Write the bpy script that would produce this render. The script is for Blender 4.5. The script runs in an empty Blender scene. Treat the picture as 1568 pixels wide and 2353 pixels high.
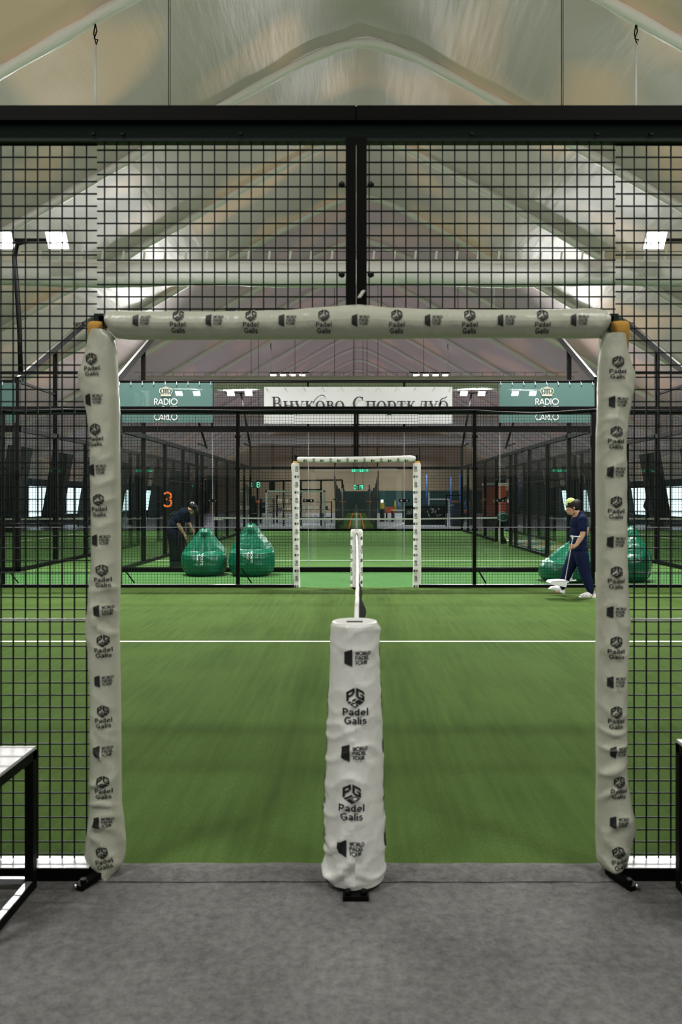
import bpy, bmesh, math, random
from math import sin, cos, pi, radians, exp, sqrt, atan2
from mathutils import Vector, Matrix, noise

random.seed(7)
scn = bpy.context.scene
COL = scn.collection

# ------------------------------------------------------------------ camera, world, light, exposure
FPX = 1745.0                      # focal length in pixels of the 1568 x 2353 frame
VX, VY, EYE = 819.0, 1145.4, 1.535
cam_data = bpy.data.cameras.new('camera')
cam_data.sensor_width = 36.0
cam_data.lens = FPX / 2353.0 * 36.0
cam_data.shift_x = (784.0 - VX) / 2353.0
cam_data.shift_y = (VY - 1176.5) / 2353.0
cam_data.clip_start, cam_data.clip_end = 0.05, 400
cam_data.dof.use_dof = True
cam_data.dof.focus_distance = 14.0
cam_data.dof.aperture_fstop = 4.2
cam = bpy.data.objects.new('camera', cam_data)
cam.location = (0, 0, EYE)
cam.rotation_euler = (pi / 2, 0, 0)
COL.objects.link(cam)
scn.camera = cam

world = bpy.data.worlds.new('world')
scn.world = world
world.use_nodes = True
world.node_tree.nodes['Background'].inputs[0].default_value = (0.93, 0.97, 1.0, 1)
world.node_tree.nodes['Background'].inputs[1].default_value = 1.05

scn.view_settings.view_transform = 'Standard'
scn.view_settings.look = 'None'
scn.view_settings.gamma = 1.0
scn.view_settings.use_curve_mapping = False
scn.view_settings.exposure = 0.0
scn.cycles.use_denoising = True
scn.cycles.max_bounces = 10
scn.cycles.transparent_max_bounces = 24
scn.cycles.sample_clamp_indirect = 6.0

ROW_POWER = 620.0                # one hanging bar of four floodlights
FILL_POWER = 320.0                # each unseen side pole added for fill light
POLE_POWER = 420.0                # one floodlight pole
ROW_Y = [-0.4, 14.6, 44.6, 59.6, 74.6]  # first row is unseen, added as fill for the gate and carpet
XC = 0.18                         # the hall's axis

def area_light(loc, rot, sx, sy, power, color=(1, 0.985, 0.97), spread=128):
    l = bpy.data.lights.new('floodlight_glow', 'AREA')
    l.shape = 'RECTANGLE'; l.size, l.size_y = sx, sy
    l.energy = power; l.color = color; l.spread = radians(spread)
    o = bpy.data.objects.new('floodlight_glow', l)
    o.location = loc; o.rotation_euler = rot
    COL.objects.link(o)
    return o

for y in ROW_Y:
    for s in (-1, 1):
        area_light((XC + s * 4.25, y, 8.62), (0, 0, 0), 1.9, 0.35, ROW_POWER * (0.34 if y < 0 else 1.0 if y < 40 else 0.75))
# court floodlight poles: (foot x, foot y, lean x, aim)
POLES = [(-7.07, 16.0, 0.22), (7.07, 16.0, -0.22), (-5.0, 35.9, -0.5), (5.0, 35.9, 0.5), (-7.07, 35.9, -0.88), (7.07, 35.9, 0.85)]
for (px, py, ln) in POLES:
    near = py < 20
    area_light((px + ln, py - 0.16, 6.90 if near else 6.42), (radians(-58), 0, 0), 1.2, 0.25, POLE_POWER * (0.75 if near else 1.1), spread=165)

# unseen floodlight poles added to light the banner, aisle and far half
FILL_POLES = [(-10.6, 3.4), (10.6, 3.4)]
for (px, py) in FILL_POLES:
    d = Vector((-0.58 if px > 0 else 0.58, 0.70, -0.36))
    area_light((px * 0.965, py + 0.15, 6.85), d.to_track_quat('-Z', 'Y').to_euler(), 1.2, 0.25, FILL_POWER, spread=116)

# ------------------------------------------------------------------ helpers
def P(x, y, d):
    """pixel of the photograph at distance d -> world point"""
    return Vector(((x - VX) / FPX * d, d, EYE - (y - VY) / FPX * d))
def PX(x, d): return (x - VX) / FPX * d
def PZ(y, d): return EYE - (y - VY) / FPX * d

class MB:
    """collects shapes and links them as ONE mesh object"""
    def __init__(s):
        s.v, s.f, s.m, s.sm = [], [], [], []
    def add(s, vs, fs, mi=0, smooth=False):
        b = len(s.v)
        s.v += [tuple(p) for p in vs]
        for f in fs:
            s.f.append([i + b for i in f]); s.m.append(mi); s.sm.append(smooth)
        return s
    def box(s, x0, x1, y0, y1, z0, z1, mi=0):
        vs = [(x, y, z) for x in (x0, x1) for y in (y0, y1) for z in (z0, z1)]
        return s.add(vs, [(0, 1, 3, 2), (4, 6, 7, 5), (0, 4, 5, 1), (2, 3, 7, 6), (0, 2, 6, 4), (1, 5, 7, 3)], mi)
    def bar(s, a, b, w, h=None, mi=0, up=(0, 0, 1)):
        a, b = Vector(a), Vector(b); h = w if h is None else h
        t = (b - a).normalized(); u = Vector(up)
        if abs(t.dot(u)) > 0.98: u = Vector((0, 1, 0))
        r = t.cross(u).normalized(); u = r.cross(t).normalized()
        vs = []
        for p in (a, b):
            for (i, j) in ((-1, -1), (1, -1), (1, 1), (-1, 1)):
                vs.append(p + r * (i * w / 2) + u * (j * h / 2))
        return s.add(vs, [(0, 3, 2, 1), (4, 5, 6, 7), (0, 1, 5, 4), (1, 2, 6, 5), (2, 3, 7, 6), (3, 0, 4, 7)], mi)
    def tube(s, pts, r, n=10, mi=0, cap=True, smooth=True):
        pts = [Vector(p) for p in pts]; k = len(pts)
        rs = r if isinstance(r, (list, tuple)) else [r] * k
        ref = None; vs = []
        for i, p in enumerate(pts):
            t = (pts[min(i + 1, k - 1)] - pts[max(i - 1, 0)]).normalized()
            if ref is None:
                ref = t.cross(Vector((0, 0, 1)) if abs(t.z) < 0.9 else Vector((1, 0, 0))).normalized()
            ref = (ref - t * ref.dot(t)).normalized(); bi = t.cross(ref)
            for j in range(n):
                a = 2 * pi * j / n
                vs.append(p + (ref * cos(a) + bi * sin(a)) * rs[i])
        fs = [(i * n + j, i * n + (j + 1) % n, (i + 1) * n + (j + 1) % n, (i + 1) * n + j) for i in range(k - 1) for j in range(n)]
        s.add(vs, fs, mi, smooth)
        if cap:
            b = len(s.v) - len(vs)
            s.f.append([b + j for j in range(n)][::-1]); s.m.append(mi); s.sm.append(False)
            s.f.append([b + (k - 1) * n + j for j in range(n)]); s.m.append(mi); s.sm.append(False)
        return s
    def cyl(s, a, b, r, n=14, mi=0): return s.tube([a, b], r, n, mi)
    def ball(s, c, r, n=14, mi=0, rot=None):
        r = (r, r, r) if not isinstance(r, (tuple, list)) else r
        vs, fs = [], []; h = n // 2 + 1
        for i in range(h + 1):
            a = pi * i / h
            for j in range(n):
                b = 2 * pi * j / n
                p = Vector((r[0] * sin(a) * cos(b), r[1] * sin(a) * sin(b), r[2] * cos(a)))
                if rot is not None: p = rot @ p
                vs.append(p + Vector(c))
        for i in range(h):
            for j in range(n):
                fs.append((i * n + j, (i + 1) * n + j, (i + 1) * n + (j + 1) % n, i * n + (j + 1) % n))
        return s.add(vs, fs, mi, True)
    def grid(s, fn, nu, nv, mi=0, smooth=True, wrap=False):
        vs = [fn(i / nu, j / nv) for i in range(nu + 1) for j in range(nv + 1)]
        w = nv + 1
        fs = [(i * w + j, (i + 1) * w + j, (i + 1) * w + j + 1, i * w + j + 1) for i in range(nu) for j in range(nv)]
        return s.add(vs, fs, mi, smooth)
    def flat(s, vs2, fs2, fn, mi=0):
        return s.add([fn(p[0], p[1]) for p in vs2], fs2, mi)
    def prism(s, poly, fn, t, mi=0):
        """poly in 2D, fn(x, y, depth) -> world; depth 0..t"""
        n = len(poly)
        vs = [fn(p[0], p[1], 0) for p in poly] + [fn(p[0], p[1], t) for p in poly]
        fs = [list(range(n)), list(range(n, 2 * n))[::-1]] + [(i, i + n, (i + 1) % n + n, (i + 1) % n) for i in range(n)]
        return s.add(vs, fs, mi)
    def wires(s, o, u, v, lu, lv, pu, pv, r=0.002, mi=0, u0=0.0, v0=0.0):
        """welded wire mesh: wires along v every pu, along u every pv, in the plane o + u + v"""
        o, u, v = Vector(o), Vector(u), Vector(v)
        nrm = u.cross(v).normalized()
        a = u0
        while a <= lu + 1e-6:
            s.bar(o + u * a, o + u * a + v * lv, r * 2, mi=mi, up=nrm); a += pu
        b = v0
        while b <= lv + 1e-6:
            s.bar(o + v * b + nrm * r, o + v * b + u * lu + nrm * r, r * 2, mi=mi, up=nrm); b += pv
        return s
    def build(s, name, mats, parent=None, recalc=False):
        me = bpy.data.meshes.new(name)
        me.from_pydata(s.v, [], s.f)
        mats = mats if isinstance(mats, (list, tuple)) else [mats]
        for m in mats: me.materials.append(m)
        me.polygons.foreach_set('material_index', s.m)
        me.polygons.foreach_set('use_smooth', s.sm)
        if recalc:
            bm = bmesh.new(); bm.from_mesh(me)
            bmesh.ops.remove_doubles(bm, verts=bm.verts, dist=1e-5)
            bmesh.ops.recalc_face_normals(bm, faces=bm.faces); bm.to_mesh(me); bm.free()
        me.update()
        ob = bpy.data.objects.new(name, me)
        COL.objects.link(ob)
        if parent is not None:
            ob.parent = parent
            ob.matrix_parent_inverse = Matrix.Translation(-parent.location) if parent.type == 'EMPTY' else Matrix.Identity(4)
        return ob

def tag(o, label, cat, group=None, kind=None):
    o['label'] = label; o['category'] = cat
    if group: o['group'] = group
    if kind: o['kind'] = kind
    return o
def thing(name, loc, label, cat, group=None):
    o = bpy.data.objects.new(name, None); o.empty_display_size = 0.1
    COL.objects.link(o); o.location = loc
    return tag(o, label, cat, group)
def struct(o):
    o['kind'] = 'structure'; return o
def dup(src, dloc, label, group=None):
    r = src.copy(); COL.objects.link(r); r.location = src.location + Vector(dloc); r['label'] = label
    if group: r['group'] = group
    for ch in list(src.children):
        c = ch.copy(); COL.objects.link(c); c.parent = r
        c.matrix_parent_inverse = ch.matrix_parent_inverse.copy()
        for g in list(ch.children):
            e = g.copy(); COL.objects.link(e); e.parent = c
            e.matrix_parent_inverse = g.matrix_parent_inverse.copy()
    return r

# ------------------------------------------------------------------ materials
def mat(name, col, rough=0.5, metal=0.0, spec=0.5, var=None, bump=None, emit=None, strength=0.0, coat=0.0):
    """var = (second colour, scale, sharpness); bump = (scale, strength, distance[, stretch])"""
    m = bpy.data.materials.new(name); m.use_nodes = True
    nt = m.node_tree; b = nt.nodes['Principled BSDF']
    b.inputs['Base Color'].default_value = (*col, 1)
    b.inputs['Roughness'].default_value = rough
    b.inputs['Metallic'].default_value = metal
    b.inputs['Specular IOR Level'].default_value = spec
    if coat: b.inputs['Coat Weight'].default_value = coat
    if emit:
        b.inputs['Emission Color'].default_value = (*emit, 1)
        b.inputs['Emission Strength'].default_value = strength
    tc = None
    def coord(stretch=None):
        nonlocal tc
        if tc is None: tc = nt.nodes.new('ShaderNodeTexCoord')
        if not stretch: return tc.outputs['Object']
        mp = nt.nodes.new('ShaderNodeMapping'); mp.inputs['Scale'].default_value = stretch
        nt.links.new(tc.outputs['Object'], mp.inputs['Vector']); return mp.outputs[0]
    if var:
        n = nt.nodes.new('ShaderNodeTexNoise'); n.inputs['Scale'].default_value = var[1]; n.inputs['Detail'].default_value = 6
        nt.links.new(coord(), n.inputs['Vector'])
        r = nt.nodes.new('ShaderNodeValToRGB'); k = var[2] if len(var) > 2 else 0.2
        r.color_ramp.elements[0].position = 0.5 - k; r.color_ramp.elements[1].position = 0.5 + k
        r.color_ramp.elements[0].color = (*col, 1); r.color_ramp.elements[1].color = (*var[0], 1)
        nt.links.new(n.outputs['Fac'], r.inputs[0]); nt.links.new(r.outputs[0], b.inputs['Base Color'])
    if bump:
        n = nt.nodes.new('ShaderNodeTexNoise'); n.inputs['Scale'].default_value = bump[0]; n.inputs['Detail'].default_value = 4
        nt.links.new(coord(bump[3] if len(bump) > 3 else None), n.inputs['Vector'])
        bp = nt.nodes.new('ShaderNodeBump'); bp.inputs['Strength'].default_value = bump[1]; bp.inputs['Distance'].default_value = bump[2]
        nt.links.new(n.outputs['Fac'], bp.inputs['Height']); nt.links.new(bp.outputs[0], b.inputs['Normal'])
    return m

def turf_mat(name, c1, c2, c3):
    m = mat(name, c1, 0.9, spec=0.06)
    nt = m.node_tree; b = nt.nodes['Principled BSDF']
    tc = nt.nodes.new('ShaderNodeTexCoord')
    n1 = nt.nodes.new('ShaderNodeTexNoise'); n1.inputs['Scale'].default_value = 170; n1.inputs['Detail'].default_value = 3
    n2 = nt.nodes.new('ShaderNodeTexNoise'); n2.inputs['Scale'].default_value = 1.1; n2.inputs['Detail'].default_value = 5
    mp = nt.nodes.new('ShaderNodeMapping'); mp.inputs['Scale'].default_value = (9, 0.5, 1)
    n3 = nt.nodes.new('ShaderNodeTexNoise'); n3.inputs['Scale'].default_value = 2.2; n3.inputs['Detail'].default_value = 4
    nt.links.new(tc.outputs['Object'], n1.inputs['Vector']); nt.links.new(tc.outputs['Object'], n2.inputs['Vector'])
    nt.links.new(tc.outputs['Object'], mp.inputs['Vector']); nt.links.new(mp.outputs[0], n3.inputs['Vector'])
    r1 = nt.nodes.new('ShaderNodeValToRGB'); r1.color_ramp.elements[0].position = 0.35; r1.color_ramp.elements[1].position = 0.65
    r1.color_ramp.elements[0].color = (*c1, 1); r1.color_ramp.elements[1].color = (*c2, 1)
    mx = nt.nodes.new('ShaderNodeMix'); mx.data_type = 'RGBA'; mx.inputs['B'].default_value = (*c3, 1)
    mu = nt.nodes.new('ShaderNodeMath'); mu.operation = 'MULTIPLY'
    nt.links.new(n2.outputs['Fac'], mu.inputs[0]); nt.links.new(n3.outputs['Fac'], mu.inputs[1])
    mr = nt.nodes.new('ShaderNodeMapRange'); mr.inputs['From Min'].default_value = 0.16; mr.inputs['From Max'].default_value = 0.4; mr.inputs['To Max'].default_value = 0.7
    nt.links.new(mu.outputs[0], mr.inputs['Value'])
    nt.links.new(n1.outputs['Fac'], r1.inputs[0]); nt.links.new(r1.outputs[0], mx.inputs['A']); nt.links.new(mr.outputs[0], mx.inputs['Factor'])
    nt.links.new(mx.outputs['Result'], b.inputs['Base Color'])
    bp = nt.nodes.new('ShaderNodeBump'); bp.inputs['Strength'].default_value = 0.6; bp.inputs['Distance'].default_value = 0.01
    nt.links.new(n1.outputs['Fac'], bp.inputs['Height']); nt.links.new(bp.outputs[0], b.inputs['Normal'])
    return m

def membrane_mat(name, c1, c2, trans, tw, rough=0.36):
    """tent membrane: white coated fabric that lets some daylight through, with peach patches of warm light painted into its colour"""
    m = bpy.data.materials.new(name); m.use_nodes = True
    nt = m.node_tree; b = nt.nodes['Principled BSDF']; out = nt.nodes['Material Output']
    b.inputs['Roughness'].default_value = rough
    tc = nt.nodes.new('ShaderNodeTexCoord')
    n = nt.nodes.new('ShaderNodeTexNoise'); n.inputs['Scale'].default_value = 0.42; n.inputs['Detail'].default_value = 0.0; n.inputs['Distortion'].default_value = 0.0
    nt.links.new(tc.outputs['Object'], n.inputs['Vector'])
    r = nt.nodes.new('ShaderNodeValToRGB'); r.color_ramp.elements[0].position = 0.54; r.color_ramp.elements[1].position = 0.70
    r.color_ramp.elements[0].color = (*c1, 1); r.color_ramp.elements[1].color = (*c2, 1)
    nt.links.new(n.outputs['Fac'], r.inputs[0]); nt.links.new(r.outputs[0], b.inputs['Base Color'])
    tr = nt.nodes.new('ShaderNodeBsdfTranslucent'); nt.links.new(r.outputs[0], tr.inputs['Color'])
    mx = nt.nodes.new('ShaderNodeMixShader'); mx.inputs[0].default_value = tw
    mp = nt.nodes.new('ShaderNodeMapping'); mp.inputs['Scale'].default_value = (2.6, 0.35, 0.5)
    nt.links.new(tc.outputs['Object'], mp.inputs['Vector'])
    n2 = nt.nodes.new('ShaderNodeTexNoise'); n2.inputs['Scale'].default_value = 1.6; n2.inputs['Detail'].default_value = 3
    nt.links.new(mp.outputs[0], n2.inputs['Vector'])
    bp = nt.nodes.new('ShaderNodeBump'); bp.inputs['Strength'].default_value = 0.22; bp.inputs['Distance'].default_value = 0.1
    nt.links.new(n2.outputs['Fac'], bp.inputs['Height']); nt.links.new(bp.outputs[0], b.inputs['Normal'])
    nt.links.new(b.outputs[0], mx.inputs[1]); nt.links.new(tr.outputs[0], mx.inputs[2]); nt.links.new(mx.outputs[0], out.inputs['Surface'])
    return m

def sheer_mat(name, col, alpha, rough=0.7):
    m = mat(name, col, rough)
    nt = m.node_tree; b = nt.nodes['Principled BSDF']; out = nt.nodes['Material Output']
    t = nt.nodes.new('ShaderNodeBsdfTransparent'); t.inputs[0].default_value = (0.75 + 0.25 * col[0], 0.75 + 0.25 * col[1], 0.75 + 0.25 * col[2], 1)
    mx = nt.nodes.new('ShaderNodeMixShader'); mx.inputs[0].default_value = alpha
    nt.links.new(t.outputs[0], mx.inputs[1]); nt.links.new(b.outputs[0], mx.inputs[2]); nt.links.new(mx.outputs[0], out.inputs['Surface'])
    return m

def glass_mat(name, tint=(0.93, 0.97, 0.95)):
    m = bpy.data.materials.new(name); m.use_nodes = True
    nt = m.node_tree; nt.nodes.remove(nt.nodes['Principled BSDF']); out = nt.nodes['Material Output']
    t = nt.nodes.new('ShaderNodeBsdfTransparent'); t.inputs[0].default_value = (*tint, 1)
    g = nt.nodes.new('ShaderNodeBsdfGlossy'); g.inputs['Roughness'].default_value = 0.02
    lw = nt.nodes.new('ShaderNodeLayerWeight'); lw.inputs['Blend'].default_value = 0.5
    pw = nt.nodes.new('ShaderNodeMath'); pw.operation = 'POWER'; pw.inputs[1].default_value = 5.0
    fr = nt.nodes.new('ShaderNodeMath'); fr.operation = 'MULTIPLY_ADD'; fr.inputs[1].default_value = 0.85; fr.inputs[2].default_value = 0.025
    nt.links.new(lw.outputs['Facing'], pw.inputs[0]); nt.links.new(pw.outputs[0], fr.inputs[0])
    mx = nt.nodes.new('ShaderNodeMixShader')
    nt.links.new(fr.outputs[0], mx.inputs[0]); nt.links.new(t.outputs[0], mx.inputs[1]); nt.links.new(g.outputs[0], mx.inputs[2])
    nt.links.new(mx.outputs[0], out.inputs['Surface'])
    return m

def emit_mat(name, col, strength):
    return mat(name, (0.02, 0.02, 0.02) if strength < 30 else (0.8, 0.8, 0.8), 0.4, emit=col, strength=strength)

M = {}
M['black'] = mat('black_steel', (0.002, 0.002, 0.0021), 0.5, 0.0, 0.10, var=((0.0035, 0.003, 0.0028), 6))
M['dgreen_steel'] = mat('dark_green_steel', (0.007, 0.018, 0.014), 0.45, 0, 0.25)
M['wire'] = mat('dark_green_wire', (0.005, 0.008, 0.007), 0.5, 0, 0.2)
M['zinc'] = mat('pale_zinc', (0.55, 0.57, 0.6), 0.35, 0.6)
M['chrome'] = mat('bright_steel', (0.75, 0.75, 0.75), 0.18, 1.0)
M['white_paint'] = mat('white_paint', (0.86, 0.87, 0.9), 0.35, var=((0.8, 0.81, 0.86), 5))
M['bench_white'] = mat('white_bench_board', (0.50, 0.50, 0.495), 0.4)
M['rail_top'] = mat('white_rail_top', (0.87, 0.88, 0.93), 0.25)
M['vinyl'] = mat('white_vinyl_sleeve', (0.87, 0.875, 0.83), 0.34, 0.0, 0.5, var=((0.82, 0.825, 0.78), 9), bump=(16, 0.35, 0.02, (1, 1, 0.6)))
M['vinyl_dim'] = mat('dim_vinyl_sleeve', (0.57, 0.585, 0.465), 0.32, 0.0, 0.5, var=((0.52, 0.53, 0.425), 9), bump=(16, 0.35, 0.02, (1, 1, 0.6)))  # dim light and green bounce at the near gate put into its colour
M['print'] = mat('black_print', (0.012, 0.012, 0.013), 0.5)
M['print_white'] = mat('white_print', (0.85, 0.85, 0.83), 0.5)
M['foam'] = mat('ochre_foam', (0.62, 0.33, 0.06), 0.9, bump=(60, 0.3, 0.003))
M['carpet'] = mat('grey_carpet', (0.185, 0.184, 0.177), 0.95, 0, 0.1, var=((0.115, 0.113, 0.109), 2.2, 0.25), bump=(90, 0.8, 0.012))
def carpet_detail(m):
    nt = m.node_tree; b = nt.nodes['Principled BSDF']
    old = b.inputs['Base Color'].links[0].from_socket
    tc = nt.nodes.new('ShaderNodeTexCoord')
    n = nt.nodes.new('ShaderNodeTexNoise'); n.inputs['Scale'].default_value = 26; n.inputs['Detail'].default_value = 8; n.inputs['Roughness'].default_value = 0.75
    nt.links.new(tc.outputs['Object'], n.inputs['Vector'])
    r = nt.nodes.new('ShaderNodeMapRange'); r.inputs['From Min'].default_value = 0.3; r.inputs['From Max'].default_value = 0.7
    r.inputs['To Min'].default_value = 0.62; r.inputs['To Max'].default_value = 1.48
    nt.links.new(n.outputs['Fac'], r.inputs['Value'])
    mx = nt.nodes.new('ShaderNodeMix'); mx.data_type = 'RGBA'; mx.blend_type = 'MULTIPLY'; mx.inputs['Factor'].default_value = 1
    nt.links.new(old, mx.inputs['A']); nt.links.new(r.outputs[0], mx.inputs['B']); nt.links.new(mx.outputs['Result'], b.inputs['Base Color'])
carpet_detail(M['carpet'])
M['turf'] = turf_mat('olive_green_turf', (0.060, 0.109, 0.024), (0.097, 0.160, 0.038), (0.048, 0.090, 0.020))
M['turf_aisle'] = turf_mat('bright_green_carpet', (0.055, 0.150, 0.045), (0.078, 0.190, 0.058), (0.05, 0.137, 0.04))
M['turf_far'] = turf_mat('far_green_turf', (0.09, 0.19, 0.05), (0.13, 0.25, 0.07), (0.075, 0.165, 0.04))
M['line'] = mat('white_line', (0.85, 0.86, 0.82), 0.8)
M['lav'] = mat('lavender_sport_floor', (0.33, 0.31, 0.38), 0.4, var=((0.26, 0.25, 0.32), 1.5))
M['roof'] = membrane_mat('roof_membrane', (0.48, 0.45, 0.375), (0.80, 0.60, 0.43), None, 0.13, 0.40)  # green turf bounce and peach warm light are painted into the near roof
M['roof_far'] = membrane_mat('far_roof_membrane', (0.50, 0.41, 0.395), (0.66, 0.47, 0.40), None, 0.13, 0.36)  # pinkish tint paints the distant light balance into the far bays
M['arch'] = mat('white_arch_sleeve', (0.88, 0.86, 0.82), 0.3, bump=(7, 0.5, 0.03, (0.5, 3, 0.5)))
M['duct'] = mat('white_duct_fabric', (0.72, 0.715, 0.69), 0.5, bump=(3, 0.5, 0.08, (1.5, 1, 1)))
M['teal_wall'] = mat('dark_teal_cladding', (0.012, 0.05, 0.05), 0.5, var=((0.018, 0.065, 0.062), 0.8))
M['dark_leg'] = mat('dark_green_leg_cover', (0.012, 0.028, 0.026), 0.5)
M['peach_wall'] = mat('tan_back_wall', (0.46, 0.32, 0.215), 0.6, var=((0.38, 0.29, 0.20), 0.35))
M['day'] = emit_mat('daylight_pane', (0.75, 0.92, 1.0), 2.2)
M['lens'] = emit_mat('floodlight_lens', (1, 0.98, 0.94), 45.0)
M['lamp_off'] = mat('grey_lamp_housing', (0.11, 0.11, 0.10), 0.5, 0.2)
M['glass'] = glass_mat('court_glass')
M['teal_sheer'] = sheer_mat('teal_banner_mesh', (0.105, 0.215, 0.195), 0.68)
M['banner_white'] = mat('white_banner', (0.56, 0.56, 0.555), 0.55, bump=(2.2, 0.25, 0.03))
M['lettering'] = mat('dark_brown_lettering', (0.055, 0.045, 0.05), 0.5, var=((0.03, 0.025, 0.03), 3))
M['gold'] = mat('pale_gold_print', (0.62, 0.58, 0.47), 0.5)
M['orange'] = mat('orange_sticker', (0.85, 0.16, 0.01), 0.5)
M['bean'] = mat('green_bean_bag_vinyl', (0.0, 0.105, 0.052), 0.33, 0, 0.45, bump=(7, 0.4, 0.04))
M['seam'] = mat('dark_green_seam', (0.0, 0.05, 0.03), 0.5)
M['ball'] = mat('dark_green_felt', (0.006, 0.085, 0.06), 0.8)
M['net'] = mat('black_net_cord', (0.005, 0.005, 0.006), 0.9, 0, 0.1)
M['dark_net'] = mat('black_netting_curtain', (0.012, 0.013, 0.012), 0.9)
M['skin'] = mat('skin', (0.48, 0.27, 0.17), 0.5)
M['navy'] = mat('navy_cotton', (0.007, 0.013, 0.046), 0.9, 0, 0.15, bump=(14, 0.35, 0.02))
M['navy_dark'] = mat('dark_navy_cotton', (0.006, 0.009, 0.022), 0.9, 0, 0.15, bump=(14, 0.35, 0.02))
M['hair'] = mat('black_hair', (0.012, 0.009, 0.008), 0.65, 0, 0.3, bump=(60, 0.5, 0.01, (1, 1, 4)))
M['lime'] = mat('lime_headband', (0.45, 0.65, 0.06), 0.7, var=((0.75, 0.8, 0.35), 45))
M['clog'] = mat('white_rubber', (0.86, 0.86, 0.85), 0.5)
M['sock'] = mat('pale_sock', (0.62, 0.56, 0.54), 0.8)
M['eye'] = mat('eye', (0.02, 0.015, 0.012), 0.2)
M['plastic_white'] = mat('white_plastic', (0.78, 0.80, 0.81), 0.4)
M['pole_grey'] = mat('grey_pole', (0.42, 0.42, 0.40), 0.4, 0.4)
M['led'] = emit_mat('green_led', (0.12, 1.0, 0.5), 3.0)
M['led_panel'] = mat('dim_green_led_panel', (0.02, 0.08, 0.05), 0.3)
M['led_glow'] = emit_mat('green_led_backlight', (0.0, 0.5, 0.25), 0.7)
M['red'] = mat('red_orange_vinyl', (0.50, 0.075, 0.02), 0.5)
M['blue'] = mat('blue_tube', (0.03, 0.09, 0.30), 0.5)
M['navy_booth'] = mat('navy_counter', (0.02, 0.03, 0.08), 0.6)
M['yellow'] = mat('ochre_mat', (0.45, 0.33, 0.04), 0.7)
M['teal_mat'] = mat('teal_mat', (0.02, 0.32, 0.18), 0.7)
M['cable'] = mat('black_cable', (0.006, 0.006, 0.007), 0.5, 0, 0.25)
M['strap'] = mat('pale_strap', (0.6, 0.6, 0.52), 0.6)
M['tan_box'] = mat('tan_board', (0.5, 0.38, 0.28), 0.7)
# ------------------------------------------------------------------ lettering: outlines in 2D, set on things with a mapping function
_txt = {}
def text2d(body, size=1.0, bold=0.0, sx=1.0):
    """sans lettering -> (verts, faces), centred, cap height about 0.7 * size"""
    key = (body, bold)
    if key not in _txt:
        c = bpy.data.curves.new('lettering', 'FONT'); c.body = body; c.offset = bold; c.resolution_u = 3
        c.align_x = 'CENTER'; c.align_y = 'CENTER'
        o = bpy.data.objects.new('lettering', c); COL.objects.link(o)
        me = bpy.data.meshes.new_from_object(o)
        _txt[key] = ([(v.co.x, v.co.y) for v in me.vertices], [list(p.vertices) for p in me.polygons])
        bpy.data.objects.remove(o); bpy.data.curves.remove(c); bpy.data.meshes.remove(me)
    vs, fs = _txt[key]
    return [(x * size * sx, y * size) for x, y in vs], fs

class G2:
    """flat lettering and marks built from strokes"""
    def __init__(s): s.v, s.f = [], []
    def poly(s, pts):
        b = len(s.v); s.v += list(pts); s.f.append(list(range(b, b + len(pts)))); return s
    def stroke(s, pts, w):
        k = len(pts); ws = w if isinstance(w, (list, tuple)) else [w] * k; b = len(s.v)
        for i, p in enumerate(pts):
            a, c = pts[max(i - 1, 0)], pts[min(i + 1, k - 1)]
            dx, dy = c[0] - a[0], c[1] - a[1]; L = sqrt(dx * dx + dy * dy) or 1
            nx, ny = -dy / L * ws[i] / 2, dx / L * ws[i] / 2
            s.v += [(p[0] + nx, p[1] + ny), (p[0] - nx, p[1] - ny)]
        for i in range(k - 1): s.f.append([b + 2 * i, b + 2 * i + 1, b + 2 * i + 3, b + 2 * i + 2])
        return s
    def arc(s, cx, cy, rx, ry, a0, a1, w, n=22):
        """w = width, or (thick, thin): thick where the stroke runs upright"""
        pts, ws = [], []
        for i in range(n + 1):
            a = radians(a0 + (a1 - a0) * i / n); pts.append((cx + rx * cos(a), cy + ry * sin(a)))
            ws.append(w if not isinstance(w, tuple) else w[1] + (w[0] - w[1]) * abs(cos(a)) ** 1.3)
        return s.stroke(pts, ws)
    def rect(s, x0, x1, y0, y1): return s.poly([(x0, y0), (x1, y0), (x1, y1), (x0, y1)])
    def merge(s, g, dx=0, dy=0, k=1):
        b = len(s.v); s.v += [(x * k + dx, y * k + dy) for x, y in g.v]; s.f += [[i + b for i in f] for f in g.f]; return s

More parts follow.
